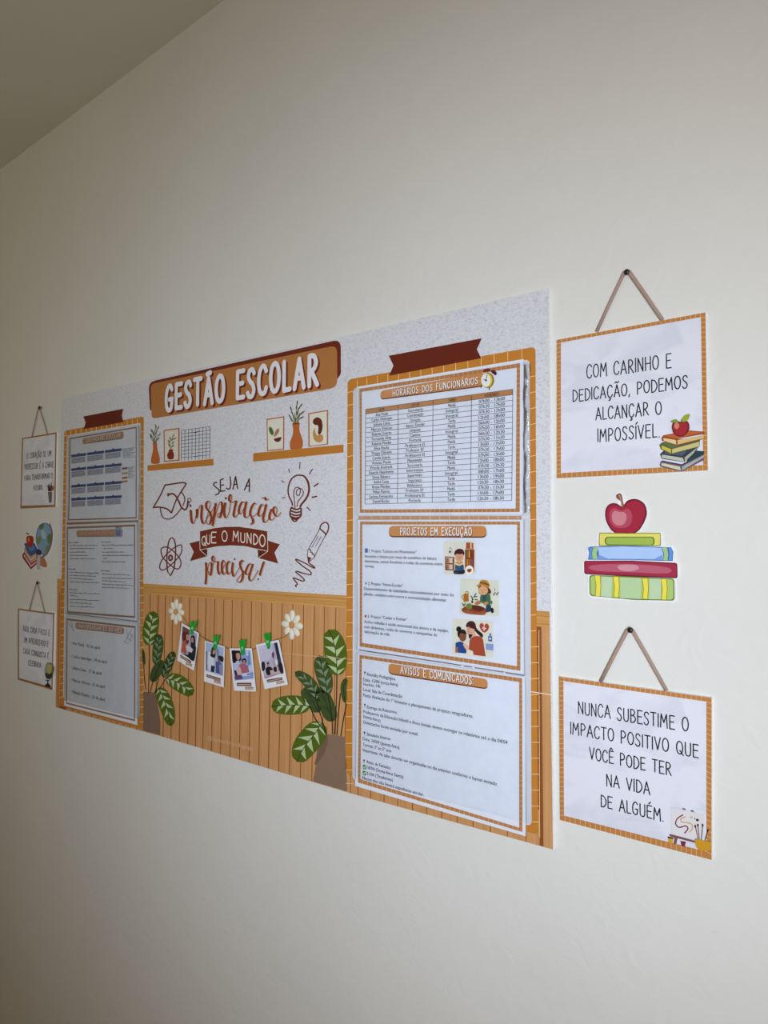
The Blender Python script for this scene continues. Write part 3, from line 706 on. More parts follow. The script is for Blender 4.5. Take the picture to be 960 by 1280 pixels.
p = Print(P0+.0002)
for k in range(20): p.line([quad(Q,0,hd+row*k), quad(Q,1,hd+row*k)], .55, '34363E')
p.line([quad(Q,0,0), quad(Q,1,0)], .55, '34363E')
for u in cu: p.line([quad(Q,u,0), quad(Q,u,1)], .6, '34363E')
o = p.build('table_grid', s1); o['kind'] = 'stuff'
T = '''Ana Paula|Secretaria|Manhã|07h00 - 13h00
Carlos Henrique|Coordenação|Integral|07h30 - 17h00
Juliana Lima|Direção|Integral|07h30 - 17h00
Marcos Vinícius|Apoio Escolar|Tarde|12h00 - 18h00
Rafaela Duarte|Limpeza|Manhã|06h00 - 12h00
Fernanda Silva|Cantina|Integral|07h00 - 16h00
Roberto Mendes|Portaria|Manhã|06h30 - 12h30
Aline Rocha|Professora EI|Manhã|07h30 - 11h30
Thiago Oliveira|Professor EF|Tarde|13h00 - 17h00
Camila Soares|Professora EI|Integral|07h30 - 17h00
Vinícius Prado|Manutenção|Manhã|07h00 - 13h00
Priscila Andrade|Secretaria|Tarde|12h00 - 18h00
Eduardo Nascimento|Informática|Manhã|07h30 - 12h30
Sônia Ribeiro|Supervisão|Integral|08h00 - 17h00
André Costa|Segurança|Tarde|13h00 - 19h00
Bruna Martins|Biblioteca|Tarde|12h30 - 18h30
Felipe Ramos|Professor EF|Manhã|07h30 - 11h30
Larissa Fernandes|Professora EI|Tarde|13h00 - 17h00
Daniel Rocha|Portaria|Tarde|12h30 - 18h30'''.split('\n')
wc = [.0105, .0105, .0098, .0122]
p = Print(P0+.0003)
for k, r in enumerate(['NOME|SETOR|TURNO|HORÁRIO'] + T):
    v = (hd*.82) if k == 0 else hd + row*(k-.2)
    for j, w in enumerate(r.split('|')):
        u = (cu[j]+cu[j+1])/2; half = min(wc[j]*len(w), (cu[j+1]-cu[j])*.9)/2
        a, b = quad(Q, u-half, v), quad(Q, u+half, v)
        sans(p, w, a, b, 3.9 if j < 2 else 4.3, '22242C' if k else '3A2010', bold=.0002)
p.build('table_text', s1)
# --- projects
s2 = sheet('projects_sheet', 'printed sheet about three school projects with small cartoon pictures, middle right sheet', [(447,649.8),(654,649.6),(654.5,843),(447,812)],
  [(450,652),(650,652),(650.5,838.5),(449.5,808)], [(452.9,655.6),(646.4,655.7),(646.2,832.8),(452.5,803.6)])
pill(s2, [(486,657.4),(608,657.2),(608.5,670.6),(486,670)], 8.5, 1.7, 'PROJETOS EM EXECUÇÃO', (500.5,668.6), (589.5,669.0), 8.6, .0014)
lines(s2, 'project_text', [('1. Projeto "Leitura em Movimento"',(461,690.4),(520.6,692.1)),('Incentivo à leitura por meio de cantinhos de leitura',(456,696.9),(545.6,700)),('itinerantes, saraus literários e rodas de conversa entre',(456,703),(553,707)),('turmas.',(456,709),(467.8,709.7))], 3.9)
lines(s2, 'project_text', [('2. Projeto "Horta Escolar"',(460,731.1),(503.6,734)),('Desenvolvimento de habilidades socioambientais por meio do',(455.2,737.3),(567,745.7)),('plantio, cuidados com a terra e conscientização alimentar.',(455.2,744),(558.5,752.2))], 3.9)
lines(s2, 'project_text', [('3. Projeto "Cuidar e Ensinar"',(459.6,772.1),(509,776.2)),('Ações voltadas à saúde emocional dos alunos e da equipe,',(455.2,778.5),(560.5,790.4)),('com dinâmicas, rodas de conversa e campanhas de',(455.2,785),(546.3,795.6)),('valorização da vida.',(455.2,791.1),(487.4,794.9))], 3.9)
p = Print(P0+.0001); p.poly([(456,685.4),(459.8,685.6),(459.8,690.9),(456,690.7)],'3E68A8'); p.build('printed_book_icon', s2); p = Print(P0+.0001); p.poly([(456.4,727),(458.6,729.2),(457,731)],'3A3A40'); p.build('printed_arrow_icon', s2); p = Print(P0+.0001); p.ell(457,770.2,1.4,1.7,'A85A50'); p.build('printed_heart_icon', s2)
c = Crop(550, 670, 19.2); p = Print(P0+.0001)
p.poly(rounded(c((85,120),(860,110),(870,930),(85,930)), 3), 'DCD8C8')
p.poly(c((120,490),(345,500),(345,830),(125,820)), '7A3A26'); p.poly(c((145,515),(325,520),(325,650),(148,650)), 'D9C2A8'); p.poly(c((148,680),(325,685),(325,800),(150,795)), 'D9C2A8')
for x, k in ((150,'8A5230'),(180,'5E3A2A'),(215,'C98A6A'),(300,'7A2A2A')): p.poly(c((x,530),(x+25,530),(x+25,645),(x,645)), k, up=False); p.poly(c((x,690),(x+25,690),(x+25,795),(x,795)), k, up=False)
p.up(); p.poly(c((215,325),(300,325),(315,450),(195,445)), 'D0CCBE'); p.line(c((220,325),(245,265),(285,325)), .5, '54504A'); p.ell(*c((240,380))[0], 1.3, 1.4, '2A2A38')
p.poly(c((600,320),(825,320),(820,860),(600,800)), '8A3A1E'); p.poly(c((630,150),(800,170),(800,310),(620,310)), 'A85228')
for x, k in ((640,'6A6A3A'),(685,'D0A030'),(725,'7A2A1E')): p.poly(c((x,350),(x+35,350),(x+35,515),(x,515)), k, up=False)
for x, k in ((640,'C08A20'),(690,'A87018'),(740,'6A5A8A')): p.poly(c((x,560),(x+35,560),(x+35,700),(x,700)), k, up=False)
p.up(); p.poly(c((725,170),(755,160),(760,300),(730,300)), 'E2D0A0')
p.poly(c((350,820),(420,800),(580,810),(595,870),(540,915),(350,910),(320,860)), '1E2230', True); p.poly(c((380,680),(550,680),(570,800),(520,830),(380,830),(360,760)), '2E5470', True)
p.ell(*c((465,500))[0], 5, 6.2, 'D8A07A'); p.poly(c((355,470),(345,400),(380,340),(460,305),(550,330),(585,400),(570,470),(540,430),(470,440),(400,430)), '4A141C', True)
p.poly(c((365,640),(410,610),(465,640),(520,600),(555,640),(540,690),(460,720),(385,690)), 'C8902E'); p.poly(c((385,650),(460,690),(545,640),(545,670),(460,715),(380,680)), 'E6D8B0')
[p.line(c(a_, b_), .45, '5A2A1E', up=True) for a_, b_ in (((425,500),(448,504)),((485,504),(508,500)),((452,545),(480,545)))]; p.ell(*c((705,820))[0], 5.2, 6, 'F2E6D8'); p.poly(c((650,800),(700,780),(760,790),(750,850),(700,880),(650,850)), '8A4A2A')
p.build('printed_picture', s2, 'cartoon of a child reading a book between two book shelves')
c = Crop(570, 720, 16); p = Print(P0+.0001)
p.poly(rounded(c((85,45),(860,85),(865,810),(70,760)), 3), 'D9D7C4')
p.poly(c((150,360),(250,345),(255,510),(150,520)), 'B06A1C'); p.line(c((185,355),(205,310),(240,320),(245,355)), 1, 'B06A1C', True); p.line(c((150,400),(118,400),(130,450),(152,470)), .9, 'B06A1C', True)
for a, b in (((300,400),(340,470)),((400,350),(370,400)),((350,420),(420,410)),((330,440),(320,520)),((380,470),(430,480)),((130,550),(160,600)),((185,550),(160,600))): p.line(c(a, b), 1.3, '2E4436')
p.up(); p.ell(*c((325,520))[0], 1.4, 1.8, '5A2430'); p.poly(c((120,655),(260,580),(450,590),(600,660),(590,760),(500,780),(230,755),(130,710)), '8A4022', True)
p.poly(c((320,590),(440,600),(560,640),(500,700),(400,690),(310,640)), '5E2416', True); p.ell(*c((262,605))[0], 4, 3.8, '76803A'); p.poly(c((140,690),(230,680),(380,740),(590,700),(580,770),(220,750)), 'A8542E')
p.poly(c((610,560),(690,570),(700,680),(660,720),(600,710)), '24405A', True); p.poly(c((690,650),(740,640),(755,720),(715,740),(690,700)), '141820', True)
p.poly(c((490,390),(530,350),(660,350),(690,430),(690,560),(600,580),(520,540),(480,500)), '4A6A48', True); p.poly(c((530,380),(600,380),(600,500),(540,500)), '2E5450', True)
p.poly(c((380,530),(470,490),(500,540),(440,575),(390,570)), 'B8743E', True); p.poly(c((540,545),(620,510),(640,550),(580,590)), 'C88A52', True)
p.poly(c((470,200),(640,230),(700,300),(690,350),(620,350),(500,370),(450,320)), '6A2A18', True); p.ell(*c((545,290))[0], 6, 5.6, 'D9A878'); [p.line(c(a_, b_), .45, '6A3424', up=True) for a_, b_ in (((500,275),(525,283)),((560,285),(585,280)),((520,320),(548,326)))]; p.poly(c((415,185),(460,165),(480,110),(520,80),(610,90),(655,140),(670,220),(600,225),(520,185),(440,220)), 'B8822E', True)
p.poly(c((480,125),(560,130),(655,165),(655,190),(560,155),(475,145)), '6A2C14')
for x in (750, 810): p.line(c((x+35,330),(x,380)), 1.2, '30343A'); 
p.line(c((770,250),(785,290)), 1, '8A8E88'); p.poly(c((700,500),(730,500),(720,570),(700,560)), '3A5A3A')
p.build('printed_picture', s2, 'cartoon of a child in a straw hat tending a vegetable bed')
c = Crop(560, 768, 16); p = Print(P0+.0001)
p.poly(rounded(c((90,75),(900,130),(910,880),(80,790)), 3), 'DCD9C8')
p.poly(c((375,260),(370,190),(420,140),(490,135),(545,180),(580,290),(690,390),(690,460),(600,400),(530,330)), '2A1418', True)
p.ell(*c((450,320))[0], 5.0, 6.6, 'D8A58A', .2); p.poly(c((370,240),(375,180),(430,140),(520,150),(560,260),(520,290),(440,265),(390,230)), '4A1A20', True)
[p.line(c(a_, b_), .5, '5A2A24', up=True) for a_, b_ in (((400,295),(430,285)),((398,350),(420,356)))]; p.poly(c((440,400),(530,330),(560,420),(520,470)), 'D8A58A'); p.poly(c((415,400),(490,410),(470,450),(430,490)), '2A1418', True)
p.poly(c((430,520),(470,460),(560,430),(670,440),(705,520),(730,700),(755,840),(510,810),(500,740),(415,700),(425,600)), 'A8492E')
p.poly(c((150,570),(230,540),(300,560),(350,640),(375,770),(330,780),(150,760)), '24468A'); p.poly(c((148,650),(200,660),(200,765),(145,765)), 'A86248')
p.ell(*c((295,440))[0], 4.6, 6.4, '8A5038'); [p.line(c(a_, b_), .45, '2A1410', up=True) for a_, b_ in (((325,430),(350,428)),((320,485),(342,482)))]; p.ell(*c((215,295))[0], 3.2, 3.5, '1A1418'); p.poly(c((200,440),(190,360),(250,310),(330,310),(370,390),(340,400),(270,370),(235,400),(225,460)), '1A1418', True)
p.poly(c((300,600),(350,590),(415,650),(400,710),(350,690)), 'E0B49A', True); p.poly(c((370,740),(500,740),(510,820),(370,790)), 'E8DCC0')
p.poly(c((725,225),(690,180),(645,185),(630,240),(660,310),(730,365),(800,310),(820,240),(790,190),(750,190)), 'B04434', True)
p.line(c((722,240),(722,315)), 1.4, 'F0E2DC'); p.line(c((690,272),(755,280)), 1.4, 'F0E2DC')
p.poly(c((805,430),(880,440),(880,545),(805,535)), '3E5A9A'); p.poly(c((830,380),(860,380),(862,430),(830,430)), '34487E'); p.ell(*c((842,485))[0], 1.2, 1.4, 'D8E0F0'); p.poly(c((755,580),(910,600),(905,725),(760,705)), '8A9CC8')
p.build('printed_picture', s2, 'cartoon of a woman helping a child beside a red heart')
# --- notices
s3 = sheet('notices_sheet', 'printed notices sheet with dense lines of text, bottom right sheet of the notice board', [(446.5,816),(656.5,846.5),(657,1045.4),(444,982.4)],
  [(449.3,818.6),(652.6,848),(653,1040),(447.3,978)], [(452.3,823),(649,852.6),(649,1034.6),(450.5,974)])
pill(s3, [(485.5,829),(609.5,849),(609.5,860.4),(485.5,841.2)], 8, 1.5, 'AVISOS E COMUNICADOS:', (500.9,841.2), (591.7,855.6), 8.6, .0014)
lines(s3, 'notice_text', [('Reunião Pedagógica',(458.8,844.6),(494,850.4)),('Data: 15/04 (terça-feira)',(454,851.3),(497.3,857.9)),('Horário: 14h',(454,856.9),(475.3,860)),('Local: Sala de Coordenação',(454,863.5),(502.5,872.5)),('Pauta: Avaliação do 1º bimestre e planejamento de projetos integradores.',(454,870.6),(591.2,897.6))], 4.2)
lines(s3, 'notice_text', [('Entrega de Relatórios',(458.8,885.6),(495.9,892.3)),('Professores da Educação Infantil e Anos Iniciais devem entregar os relatórios até o dia 04/04',(454,891.3),(634.1,930.4)),('(sexta-feira)',(454,896.9),(475.4,902.8)),('Orientações foram enviadas por e-mail.',(454,904.4),(522.8,919.8))], 4.2)
lines(s3, 'notice_text', [('Simulado Interno',(458.4,919.4),(488,925.6)),('Data: 24/04 (quinta-feira)',(453.5,925),(499,936.3)),('Turmas: 3º ao 5º ano',(453.5,932.3),(488.8,940.6)),('Importante: As salas deverão ser organizadas no dia anterior conforme o layout enviado.',(453.5,939),(622,982.4))], 4.2)
lines(s3, 'notice_text', [('Aviso de Feriados',(458,953.8),(488,961.9)),('18/04 (Sexta-feira Santa)',(458.8,961),(504,973)),('21/04 (Tiradentes)',(458,968.5),(491,976.9)),('Nestes dias não haverá expediente escolar.',(453,973.8),(529.8,995.6))], 4.2)
for x, y in ((456,840.6),(456,881),(455.6,915.6),(455,950.6)): p = Print(P0+.0001); p.ell(x, y, 1, 1.4, '6A1E24'); p.line([(x, y+1),(x, y+3.6)], .5, '6A6A70'); p.build('printed_pin_icon', s3)
for x, y in ((455.6,958.8),(455.3,966.4)): p = Print(P0+.0001); p.poly([(x-2,y-3),(x+2,y-2.4),(x+2,y+3),(x-2,y+2.4)], '4C8A3C'); p.line([(x-1.2,y),(x-.2,y+1.4),(x+1.4,y-1.4)], .7, 'E4EEDC', up=True); p.build('printed_check_mark', s3)
# --- left column
LB, LT = '987462', None
s4 = sheet('calendar_sheet', 'printed calendar sheet of twelve small months with blue bars, top left sheet', [(84.5,546),(172.6,531),(173,650),(83.4,652.8)],
  [(87,547.6),(170.8,533.4),(170.8,648),(85.2,650.6)], [(88.2,549),(169.6,535.2),(169.6,646.4),(86.4,649)], LB, nx=0)
c = Crop(60, 480, 8)
pill(s4, c((345,545),(755,472),(755,540),(345,598)), 3, .6, 'CALENDÁRIO ESCOLAR', c((385,582))[0], c((725,530))[0], 4.2, .0022, 'BC9078', '8A6656', 'DCCABE')
def rowcal(c, y0, y1, accents):
    p = Print(P0+.0001)
    for k, (a, b) in enumerate(((232,380),(390,560),(568,736))):
        f = lambda x: y0 + (y1-y0)*(x-232)/504
        p.poly(c((a,f(a)-13),(b,f(b)-13),(b,f(b)+13),(a,f(a)+13)), '3A4E84', up=False)
        p.ell(*c(((a+b)/2, f((a+b)/2)-14))[0], 1.2, 1.2, '4A5C94', up=False)
        p.poly(c((a+2,f(a)+20),(b-8,f(b)+20),(b-8,f(b)+76),(a+2,f(a)+76)), 'B2B4C4')
        for r in range(4):
            yy = 22 + r*14
            for q in range(7):
                x = a + 8 + q*((b-a-20)/7)
                col_ = accents[(k + r*q) % len(accents)] if (r*3+q*5+k) % 9 == 0 else ('8488A8' if (q+r) % 3 else '9A9CAE')
                p.poly(c((x,f(x)+yy),(x+15,f(x)+yy),(x+15,f(x)+yy+8),(x,f(x)+yy+8)), col_, up=False)
    o = p.build('month_row', s4)
rowcal(c, 722, 655, ['A8A060','7A6AA0']); rowcal(c, 858, 805, ['6A5A98','8A7AA8'])
rowcal(Crop(60,600,8), 65, 22, ['C08A50','6A6AA8']); rowcal(Crop(60,600,8), 195, 165, ['7A3A60','6A9A5A'])
p = Print(P0+.0001)
for k in range(7): scribble(p, *c((748,655+k*14),(868-(k%3)*14,640+k*15)), 1.2, '6C6A70', .35, k)
for k in range(8): scribble(p, *c((800,838+k*15),(866-(k%3)*10,828+k*15)), 1.2, '6C6A70', .35, k+20)
for y, k in ((845,'8A4A5A'),(895,'A89A6A'),(940,'A8543A')): p.poly(c((740,y-8),(795,y-14),(795,y+4),(740,y+10)), k)
p.poly(*[Crop(60,600,8)((735,10),(795,2),(795,20),(735,30))], 'B88A40'); p.build('legend_text', s4)
s5 = sheet('menu_sheet', 'printed sheet with two columns of small text under a brown title, middle left sheet', [(81.6,656),(171,652.6),(171.4,776),(81.5,768.6)],
  [(83.7,658.7),(168.9,655.6),(168.8,772.5),(84,766)], [(84.9,661),(167.6,658),(167.6,770),(85.2,764)], LB, nx=0)
c = Crop(60, 600, 8)
pill(s5, c((285,505),(745,490),(745,560),(285,566)), 2.5, .6, None, light='BC9078', dark='8A6656')
p = Print(P0+.0004); p.poly(c((668,478),(735,468),(738,572),(668,570)), 'A8AEC4'); p.poly(c((675,500),(728,494),(728,560),(675,560)), '7A84A8')
for k in range(3): p.line(c((680,470+0),(680+k*20,480)), .5, '5A6488')
scribble(p, *c((310,545),(655,535)), 4.2, 'D0B8A8', .7, 3); p.build('title_lettering', s5)
p = Print(P0+.0001); c = Crop(0, 480, 4.8); k = 0
for q in ([(410,955),(468,953)],[(608,952),(662,950)]): scribble(p, *c(*q), 1.5, '5C5A60', .5, 7)
for x0, x1, y in ((418,585,972),(418,568,990),(418,515,1012),(418,530,1032),(418,572,1052),(612,805,970),(620,675,989),(612,750,1012),(612,795,1032),(620,645,1051),(612,755,1070)):
    k += 1; scribble(p, *c((x0,y),(x1,y-1)), 1.5, '66646A', .45, k)
c = Crop(0, 680, 4.8)
for q in ([(410,152),(455,154)],[(606,162),(658,165)],[(415,273),(465,279)]): scribble(p, *c(*q), 1.5, '5C5A60', .5, 9)
for x0, x1, y in ((418,595,175),(418,575,193),(418,562,212),(418,595,232),(612,785,185),(612,795,208),(612,755,226),(612,800,247),(612,778,265),(420,595,298),(420,468,313),(420,600,338),(420,548,357),(420,572,378)):
    k += 1; scribble(p, *c((x0,y-3),(x1,y+4)), 1.5, '66646A', .45, k)
p.build('column_text', s5)
s6 = sheet('birthdays_sheet', 'printed list of birthdays in April with faint line-drawn leaves, bottom left sheet', [(81,769.6),(171.6,778.6),(171.6,906.4),(80.3,882)],
  [(83.3,773),(169.4,782.7),(168.8,901.7),(82.6,879.8)], [(84.5,775.4),(168.1,785),(167.6,899),(83.8,878)], LB, nx=0)
c = Crop(0, 680, 4.8)
pill(s6, c((452,470),(745,503),(745,538),(452,505)), 3, .6, 'ANIVERSARIANTES DO MÊS', *c((472,502),(730,532)), 4.2, .0022, 'BC9078', '8A6656', 'DCCABE')
lines(s6, 'birthday_text', [('• Ana Paula - 02 de abril',*c((425,600),(598,634))),('• Carlos Henrique - 09 de abril',*c((425,680),(640,718))),('• Juliana Lima - 17 de abril',*c((425,748),(607,787))),('• Marcos Vinícius - 21 de abril',*c((425,822),(628,867))),('• Rafaela Duarte - 23 de abril',*c((425,892),(628,945)))], 4.0, '34343C')
p = Print(P0+.0001)
for a, b in (((415,470),(445,520)),((430,465),(440,525)),((408,480),(430,500)),((790,510),(745,600)),((770,530),(800,560)),((755,560),(790,580)),((760,510),(765,560)),((740,580),(770,600)),((795,540),(775,590))): p.line(c(a, b), .6, 'A8A4A8', up=True)
p.build('printed_leaf_sprays', s6)

# --- the clear sleeves
def clear(name, bump, scale, gloss=0.08):
    m = bpy.data.materials.new(name); m.use_nodes = True; nt = m.node_tree; nt.nodes.clear()
    out_ = nt.nodes.new('ShaderNodeOutputMaterial'); mx = nt.nodes.new('ShaderNodeMixShader'); tr = nt.nodes.new('ShaderNodeBsdfTransparent'); gl = nt.nodes.new('ShaderNodeBsdfGlossy'); fr = nt.nodes.new('ShaderNodeFresnel')
    tr.inputs['Color'].default_value = (0.965, 0.97, 0.975, 1)
    gl.inputs['Roughness'].default_value = gloss; fr.inputs['IOR'].default_value = 1.5
    tc = nt.nodes.new('ShaderNodeTexCoord'); n = nt.nodes.new('ShaderNodeTexNoise'); n.inputs['Scale'].default_value = scale; n.inputs['Detail'].default_value = 2; n.inputs['Distortion'].default_value = 0.8
    bp = nt.nodes.new('ShaderNodeBump'); bp.inputs['Strength'].default_value = bump; bp.inputs['Distance'].default_value = 0.01
    nt.links.new(tc.outputs['Object'], n.inputs['Vector']); nt.links.new(n.outputs['Fac'], bp.inputs['Height'])
    nt.links.new(bp.outputs['Normal'], gl.inputs['Normal']); nt.links.new(bp.outputs['Normal'], fr.inputs['Normal'])
    ml = nt.nodes.new('ShaderNodeMath'); ml.operation = 'MULTIPLY'; ml.inputs[1].default_value = 0.55 if name == 'clear_sleeve_film' else 1.0; nt.links.new(fr.outputs[0], ml.inputs[0])
    nt.links.new(ml.outputs[0], mx.inputs[0]); nt.links.new(tr.outputs[0], mx.inputs[1]); nt.links.new(gl.outputs[0], mx.inputs[2]); nt.links.new(mx.outputs[0], out_.inputs['Surface'])
    return m
M_clear = clear('clear_sleeve_film', 0.25, 9)
M_fold = clear('clear_sleeve_fold', 0.9, 34, 0.07)
M_haze = mat('B4B6BA', 0.25, 0.6, 'sleeve_welded_edge')
def sleeve(label, q, edge, fold=None, group=None, front=.0013):
    root = empty('clear_sleeve', label, 'sleeve', ray(sum(p[0] for p in q)/4, sum(p[1] for p in q)/4, SF+.001), group)
    p = Print(SF + front); p.poly(rounded(q, 3), M_clear); p.build('film', root)
    for a, b, w in edge:
        A, B = ray(*a, SF+front+.0003), ray(*b, SF+front+.0003)
        tube('welded_edge', [A, B], w, M_haze, root, seg=6)
    if fold:
        V = []; F = []; N = 60; rnd = random.Random(5)
        (a, b, w) = fold
        for i in range(N+1):
            u = i/N; x = a[0]+(b[0]-a[0])*u; y = a[1]+(b[1]-a[1])*u; ph = rnd.uniform(-.0006, .0006); wv = math.sin(u*21)*.6 + rnd.uniform(-.3, .3)
            for k in range(7):
                v = k/6; V.append(ray(x + (v-.5)*w + wv, y - (v-.5)*w*.12, SF + front + .0004 + .0028*math.sin(math.pi*v)*(1+.25*math.sin(u*40)) + ph*math.sin(math.pi*v)))
        for i in range(N):
            for k in range(6): F.append((i*7+k, i*7+7+k, i*7+8+k, i*7+k+1))
        link_mesh('loose_fold', V, F, M_fold, root, smooth=True)
sleeve('clear plastic sleeve with shiny creased right edge over the staff timetable', [(442.6,486),(661.6,450.6),(662.4,644.6),(443.4,646)], [((448.5,484.5),(447.6,644),.0003),((654.8,452),(654.2,643.5),.0003)], ((658.4,455),(658.8,641),8.5))
sleeve('clear plastic sleeve over the school projects sheet', [(443,648),(662.6,647.6),(663.2,845.6),(443,813)], [((446.8,649),(446,812.5),.0003),((655.2,649),(656,845),.0004)])
sleeve('clear plastic sleeve with dark slit along its top over the notices sheet', [(443,814.6),(663.4,847.2),(664.4,1030.5),(441.4,972)], [((446.4,816),(444.2,974),.0003),((656.8,848),(658,1030),.0004)])
M_slit = mat('6E6A70', 0.3, 0.5, 'sleeve_slit')
bpy.data.objects['clear_sleeve.002']
tube('top_slit', [ray(449,812.6,SF+.0018), ray(550,827.6,SF+.0018), ray(655,844.6,SF+.0018)], .00062, M_slit, bpy.data.objects['clear_sleeve.002'], seg=6)
for a, b in (((576,832),(579.5,832.6)),((590,834),(593,834.6)),((629,840.6),(631.6,841.2))): tube('painted_glint', [ray(*a,SF+.0024), ray(*b,SF+.0024)], .0009, mat('F4F4F6', 0.15, 0.8, 'glint_white'), bpy.data.objects['clear_sleeve.002'], seg=6)  # bright glints on the sleeve edge, put in as near-white slivers
sleeve('clear plastic sleeve over the calendar sheet', [(83.4,545.6),(175.4,530.4),(175.6,651.4),(82,654)], [((86,547),(84.4,652.5),.0004),((173.4,532),(174,650),.0007)])
sleeve('clear plastic sleeve over the two-column text sheet', [(81.4,654.4),(175.4,651.8),(175.4,777),(80.8,768.6)], [((82.4,657),(82.2,767),.0004),((172.4,653.5),(172.6,775),.0007)])
sleeve('clear plastic sleeve over the birthdays list', [(80.6,769),(175.2,777.6),(174.8,899),(79.2,875)], [((81.8,771),(81,876),.0004),((172.4,779.5),(172.4,899),.0007)])
tube('top_slit', [ray(83,766.8,SF+.0018), ray(172,776.8,SF+.0018)], .0009, M_slit, bpy.data.objects['clear_sleeve.005'], seg=6)

# ------------------------------------------------------------------ signs hung from nails
M_cord = mat('A68C7C', 0.9, 0.1, 'cotton_cord'); M_nail = mat('16120F', 0.4, 0.5, 'black_nail')
M_wash = paper_relief('watercolour_paper', 'DDDCE4', 'D2D2DC', 12, 0.0)
SG = .004
def nail(px, r, label, group='black nails that hold the sign cords'):
    P = ray(px[0], px[1], .0072); V = []; F = []; seg = 14
    prof = [(.0008,.0),(.0008,.0052),(r,.0052),(r*1.02,.0060),(r*.8,.0070),(r*.4,.0074)]
    for rr, d in prof:
        for k in range(seg): V.append(Vector((P.x + rr*math.cos(2*math.pi*k/seg), -d, P.z + rr*math.sin(2*math.pi*k/seg))))
    for i in range(len(prof)-1):
        for k in range(seg): F.append((i*seg+k, i*seg+(k+1) % seg, (i+1)*seg+(k+1) % seg, (i+1)*seg+k))
    F.append(tuple((len(prof)-1)*seg+k for k in range(seg)))
    o = link_mesh('nail', V, F, M_nail, None, smooth=True); o['label'] = label; o['category'] = 'nail'; o['group'] = group
def sign(label, outer, inner, cordpts, cr, border, tick, rows, ink, wd, nx, ny):
    root = empty('hanging_sign', label, 'sign', ray((outer[0][0]+outer[2][0])/2, (outer[0][1]+outer[2][1])/2, 0), 'printed square signs hung on cords')
    slab('sign_board', outer, .0002, SG, M_wash, root, M_edge)
    p = Print(SG+.0001); ring(p, outer, inner, border); p.build('printed_border', root)
    if nx:
        p = Print(SG+.0002); ticks(p, outer, inner, nx, ny, tick, .55); o = p.build('border_grout', root); o['kind'] = 'stuff'
    for txt, a, b, h in rows:
        p = Print(SG+.0002); hand(p, txt, a, b, h, ink, wd, gap=.17); p.build('text_line', root)
    a, t1, t2, b = cordpts
    P = [ray(a[0], a[1]+1, .0025), ray(a[0]*.5+t1[0]*.5, a[1]*.5+t1[1]*.5, .0035), ray(t1[0], t1[1], .0036), ray((t1[0]+t2[0])/2, min(t1[1], t2[1])-cr*200, .0036), ray(t2[0], t2[1], .0036), ray(b[0]*.5+t2[0]*.5, b[1]*.5+t2[1]*.5, .0035), ray(b[0], b[1]+1, .0025)]
    tube('hanging_cord', P, cr, M_cord, root, flat=.55)
    return root
c = Crop(680, 320, 4.3636)
g1 = sign('square sign with black lettering and a printed book stack with apple, upper right', c((70,458),(880,308),(893,1168),(70,1212)), c((92,472),(856,333),(868,1140),(92,1184)),
  c((287,408),(438,88),(462,84),(646,345)), .0025, 'B8793C', 'DDB888',
  [('COM CARINHO E',*c((234,668),(694,607)),70/4.36),('DEDICAÇÃO, PODEMOS',*c((157,795),(783,720)),62/4.36),('ALCANÇAR O',*c((283,895),(640,862)),66/4.36),('IMPOSSÍVEL.',*c((293,1014),(630,988)),68/4.36)], '17151A', .00145, 30, 32)
nail((782.8,339.4), .0036, 'black nail holding the cord of the upper right sign')
c = Crop(680, 770, 4)
g2 = sign('square sign with black lettering and a printed easel with brushes, lower right', c((75,304),(838,410),(838,1220),(80,1020)), c((97,325),(812,428),(812,1178),(100,998)),
  c((283,325),(416,72),(442,72),(613,370)), .0025, 'B8793C', 'DDB888',
  [('NUNCA SUBESTIME O',*c((172,487),(722,578)),60/4),('IMPACTO POSITIVO QUE',*c((133,587),(772,708)),58/4),('VOCÊ PODE TER',*c((228,716),(636,798)),58/4),('NA VIDA',*c((313,848),(529,893)),58/4),('DE ALGUÉM.',*c((285,952),(597,1028)),58/4)], '17151A', .00145, 30, 30)
nail((787.2,787.8), .0036, 'black nail holding the cord of the lower right sign')
c = Crop(10, 490, 8)
g3 = sign('square sign with grey lettering and a printed pot of pencils, upper left', c((140,462),(487,402),(475,1148),(123,1165)), c((152,472),(474,420),(462,1128),(134,1138)),
  c((238,440),(302,160),(314,160),(393,415)), .0016, '9A6A3C', None,
  [('O CORAÇÃO DE UM',*c((188,668),(432,638)),52/8),('PROFESSOR É A CHAVE',*c((165,776),(455,750)),52/8),('PARA TRANSFORMAR O',*c((165,886),(445,860)),50/8),('FUTURO.',*c((255,986),(348,976)),46/8)], '3C3A3C', .0016, 0, 0)
nail((48.4,509.3), .0044, 'black nail holding the cord of the upper left sign')
c = Crop(10, 720, 8.5375)
g4 = sign('square sign with grey lettering and a printed desk globe, lower left', c((105,345),(495,398),(475,1218),(103,1105)), c((118,362),(481,412),(464,1186),(117,1088)),
  c((228,352),(300,80),(312,80),(388,378)), .0016, '9A6A3C', None,
  [('AQUI, CADA PASSO É',*c((160,585),(445,640)),54/8.5),('UM APRENDIZADO E',*c((170,705),(430,756)),54/8.5),('CADA CONQUISTA É',*c((163,825),(435,884)),54/8.5),('CELEBRADA.',*c((217,950),(360,980)),52/8.5)], '3C3A3C', .0016, 0, 0)
nail((45.7,728.6), .0044, 'black nail holding the cord of the lower left sign')
